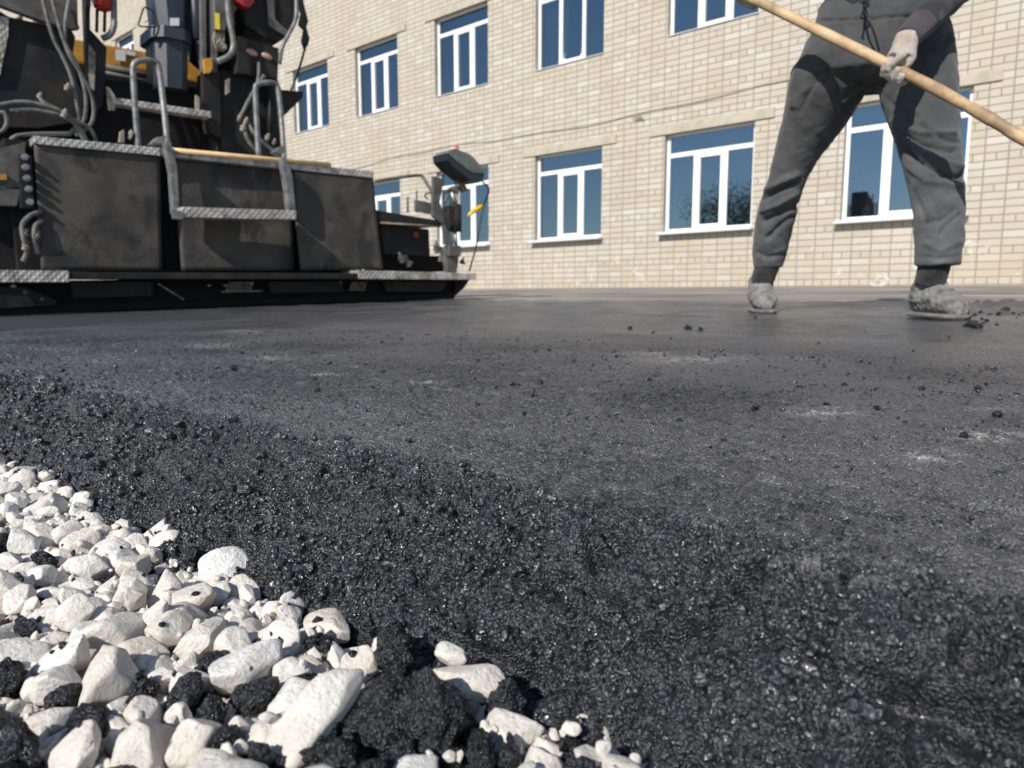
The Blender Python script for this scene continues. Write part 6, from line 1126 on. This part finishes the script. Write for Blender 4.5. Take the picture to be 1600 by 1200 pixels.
# --- gloves closed on the handle
def nearest(p): t = (p-S1).dot(dr); return S1+dr*t
def glove(wr, el, gc, mirror, px_fn):
    """wr wrist, gc point of the handle inside the fist; the palm lies behind the handle, fingers pass under it and come up in front, the thumb crosses over"""
    f = MB(); fw = (gc-wr).normalized(); back = FWD; r = .0165
    u = dr*(-1 if mirror else 1)          # along the handle, from little finger to forefinger the other way
    palm = wr.lerp(gc, .60)+back*.004
    f.tube([wr-fw*.01, wr.lerp(gc, .3), palm], [.034, .036, .040], 16); f.ball(palm, .042, 18, (1.02, .58, 1.0)); f.ball(gc+back*.020-fw*.012, .036, 16, (1.15, .5, .8))
    side_ = dr; perp = (UP-dr*UP.dot(dr)).normalized()   # up, square to the handle
    toward = -(FWD-dr*FWD.dot(dr)).normalized()          # towards the lens, square to the handle
    def arc(s, a0, a1, rad, rr, n=6):
        c = gc+side_*s; return [c+(toward*math.cos(a)+perp*math.sin(a))*(r+rad) for a in [R(a0)+(R(a1)-R(a0))*k/(n-1) for k in range(n)]]
    for j, (s, ln, rr) in enumerate(((-.036, 355, .0105), (-.014, 345, .0112), (.009, 348, .0110), (.030, 330, .0095))):
        s = s*(1 if not mirror else -1)
        f.tube(arc(s, 140, ln-18, .009, rr), [rr*1.12, rr*1.15, rr*1.05, rr*1.08, rr, rr*.85], 12)       # over the back, below and up again in front
        f.ball(arc(s, ln-18, ln-17, .009, rr)[0], rr*.88, 10)
    # thumb: from the side of the palm down across the front
    a = palm+RIGHT*(-.004)+toward*.020; f.tube([palm+toward*.004, a, gc+toward*(r+.012)+perp*.020-dr*.004, gc+toward*(r+.011)-perp*.006-dr*.014, gc+toward*(r+.006)-perp*.022-dr*.018], [.017, .0155, .0125, .0115, .0095], 12, smooth=3)
    f.ball(gc+toward*(r+.006)-perp*.022-dr*.018, .0095, 10)
    me = remesh(f, .0032, 3, .5); n = len(me.vertices); c = np.empty(n*3, np.float32); me.vertices.foreach_get('co', c); c = c.reshape(-1, 3); q = np.empty(n*3, np.float32); me.vertices.foreach_get('normal', q); q = q.reshape(-1, 3)
    c = c+q*(.0018*fbm(c/.012, 2))[:, None]; me.vertices.foreach_set('co', c.astype(np.float32).ravel()); me.update(); return wear('glove', me, M['glove'])
gcL = nearest(at(1398, 101, 2.26)); glove(wrL, elL, gcL, False, None)
gcR = nearest(hR); glove(wrR, elR, gcR, True, None)
# --- socks and shoes
for g_, top, an in ((gA, (1200, 412, 3.0), (1189, 440)), (gB, (1462, 405, 2.385), (1452, 442))):
    f = MB(); t0 = at(*top); t1 = at(an[0], an[1]+4, top[2]+.02); f.tube([t0, t0.lerp(t1, .5), t1], [.050, .046, .046], 18, smooth=3); wear('sock', remesh(f, .006, 2), M['sock'])
def shoe(heel, toe, ankle, w):
    """sole and creased upper from heel to toe on the mat"""
    ax = (toe-heel); Ln = ax.length; ax.normalize(); sd_ = ax.cross(UP).normalized(); z0 = heel.z
    prof = [(0, .62, .085), (.08, .82, .115), (.22, .90, .135), (.36, .92, .132), (.50, .95, .112), (.64, 1.0, .088), (.78, 1.02, .070), (.90, .88, .056), (1.0, .45, .038)]
    s = MB(); base_ = [heel+ax*Ln*t for t, _, _ in prof]
    n = 18; up_r = []; so_r = []
    for (t, wf, h), b_ in zip(prof, base_):
        zt = gz(b_.y); b0 = Vector((b_.x, b_.y, zt)); up_r.append([b0+sd_*(w*.5*wf*math.copysign(abs(math.cos(a))**.7, math.cos(a)))+UP*(.014+(h)*(.5+.5*math.sin(a))) for a in [2*math.pi*k/n for k in range(n)]])
        so_r.append([b0+sd_*(w*.54*wf*math.copysign(abs(math.cos(a))**.35, math.cos(a)))+UP*(.002+.016*(.5+.5*math.copysign(abs(math.sin(a))**.35, math.sin(a)))) for a in [2*math.pi*k/n for k in range(n)]])
    s.loft(up_r); an_ = heel+ax*Ln*.26; s.tube([Vector((an_.x, an_.y, gz(an_.y)+.05)), Vector((an_.x, an_.y, gz(an_.y)+.10)), ankle], [.050, .051, .049], 18)
    s.tube([heel+ax*Ln*.50+UP*.085, heel+ax*Ln*.36+UP*.115], .022, 10)
    me = remesh(s, .005, 3, .5); n_ = len(me.vertices); c = np.empty(n_*3, np.float32); me.vertices.foreach_get('co', c); c = c.reshape(-1, 3); q = np.empty(n_*3, np.float32); me.vertices.foreach_get('normal', q); q = q.reshape(-1, 3)
    cr = 1-np.abs(fbm(c/np.array([.028, .028, .020])+7, 3))*2.6; c = c+q*(.0050*np.clip(cr, 0, 1)-.003+.002*fbm(c/.008, 2))[:, None]; me.vertices.foreach_set('co', c.astype(np.float32).ravel()); me.update(); o = wear('shoe', me, M['shoe'])
    s = MB(); s.loft(so_r); me = remesh(s, .005, 1, .3); me.transform(Matrix.Translation(-ORG)); link('sole', me, M['sole'], o, True); return o
def foot_at(an, toe_dir, ln):
    A = Vector((an.x, an.y, gz(an.y))); d = Vector((toe_dir.x, toe_dir.y, G*toe_dir.y)).normalized(); shoe(A-d*.07, A+d*(ln-.07), an, .094)
foot_at(at(1189, 434, 3.03), -FWD-RIGHT*.16, .24); foot_at(at(1455, 436, 2.42), RIGHT*.10-FWD, .225)
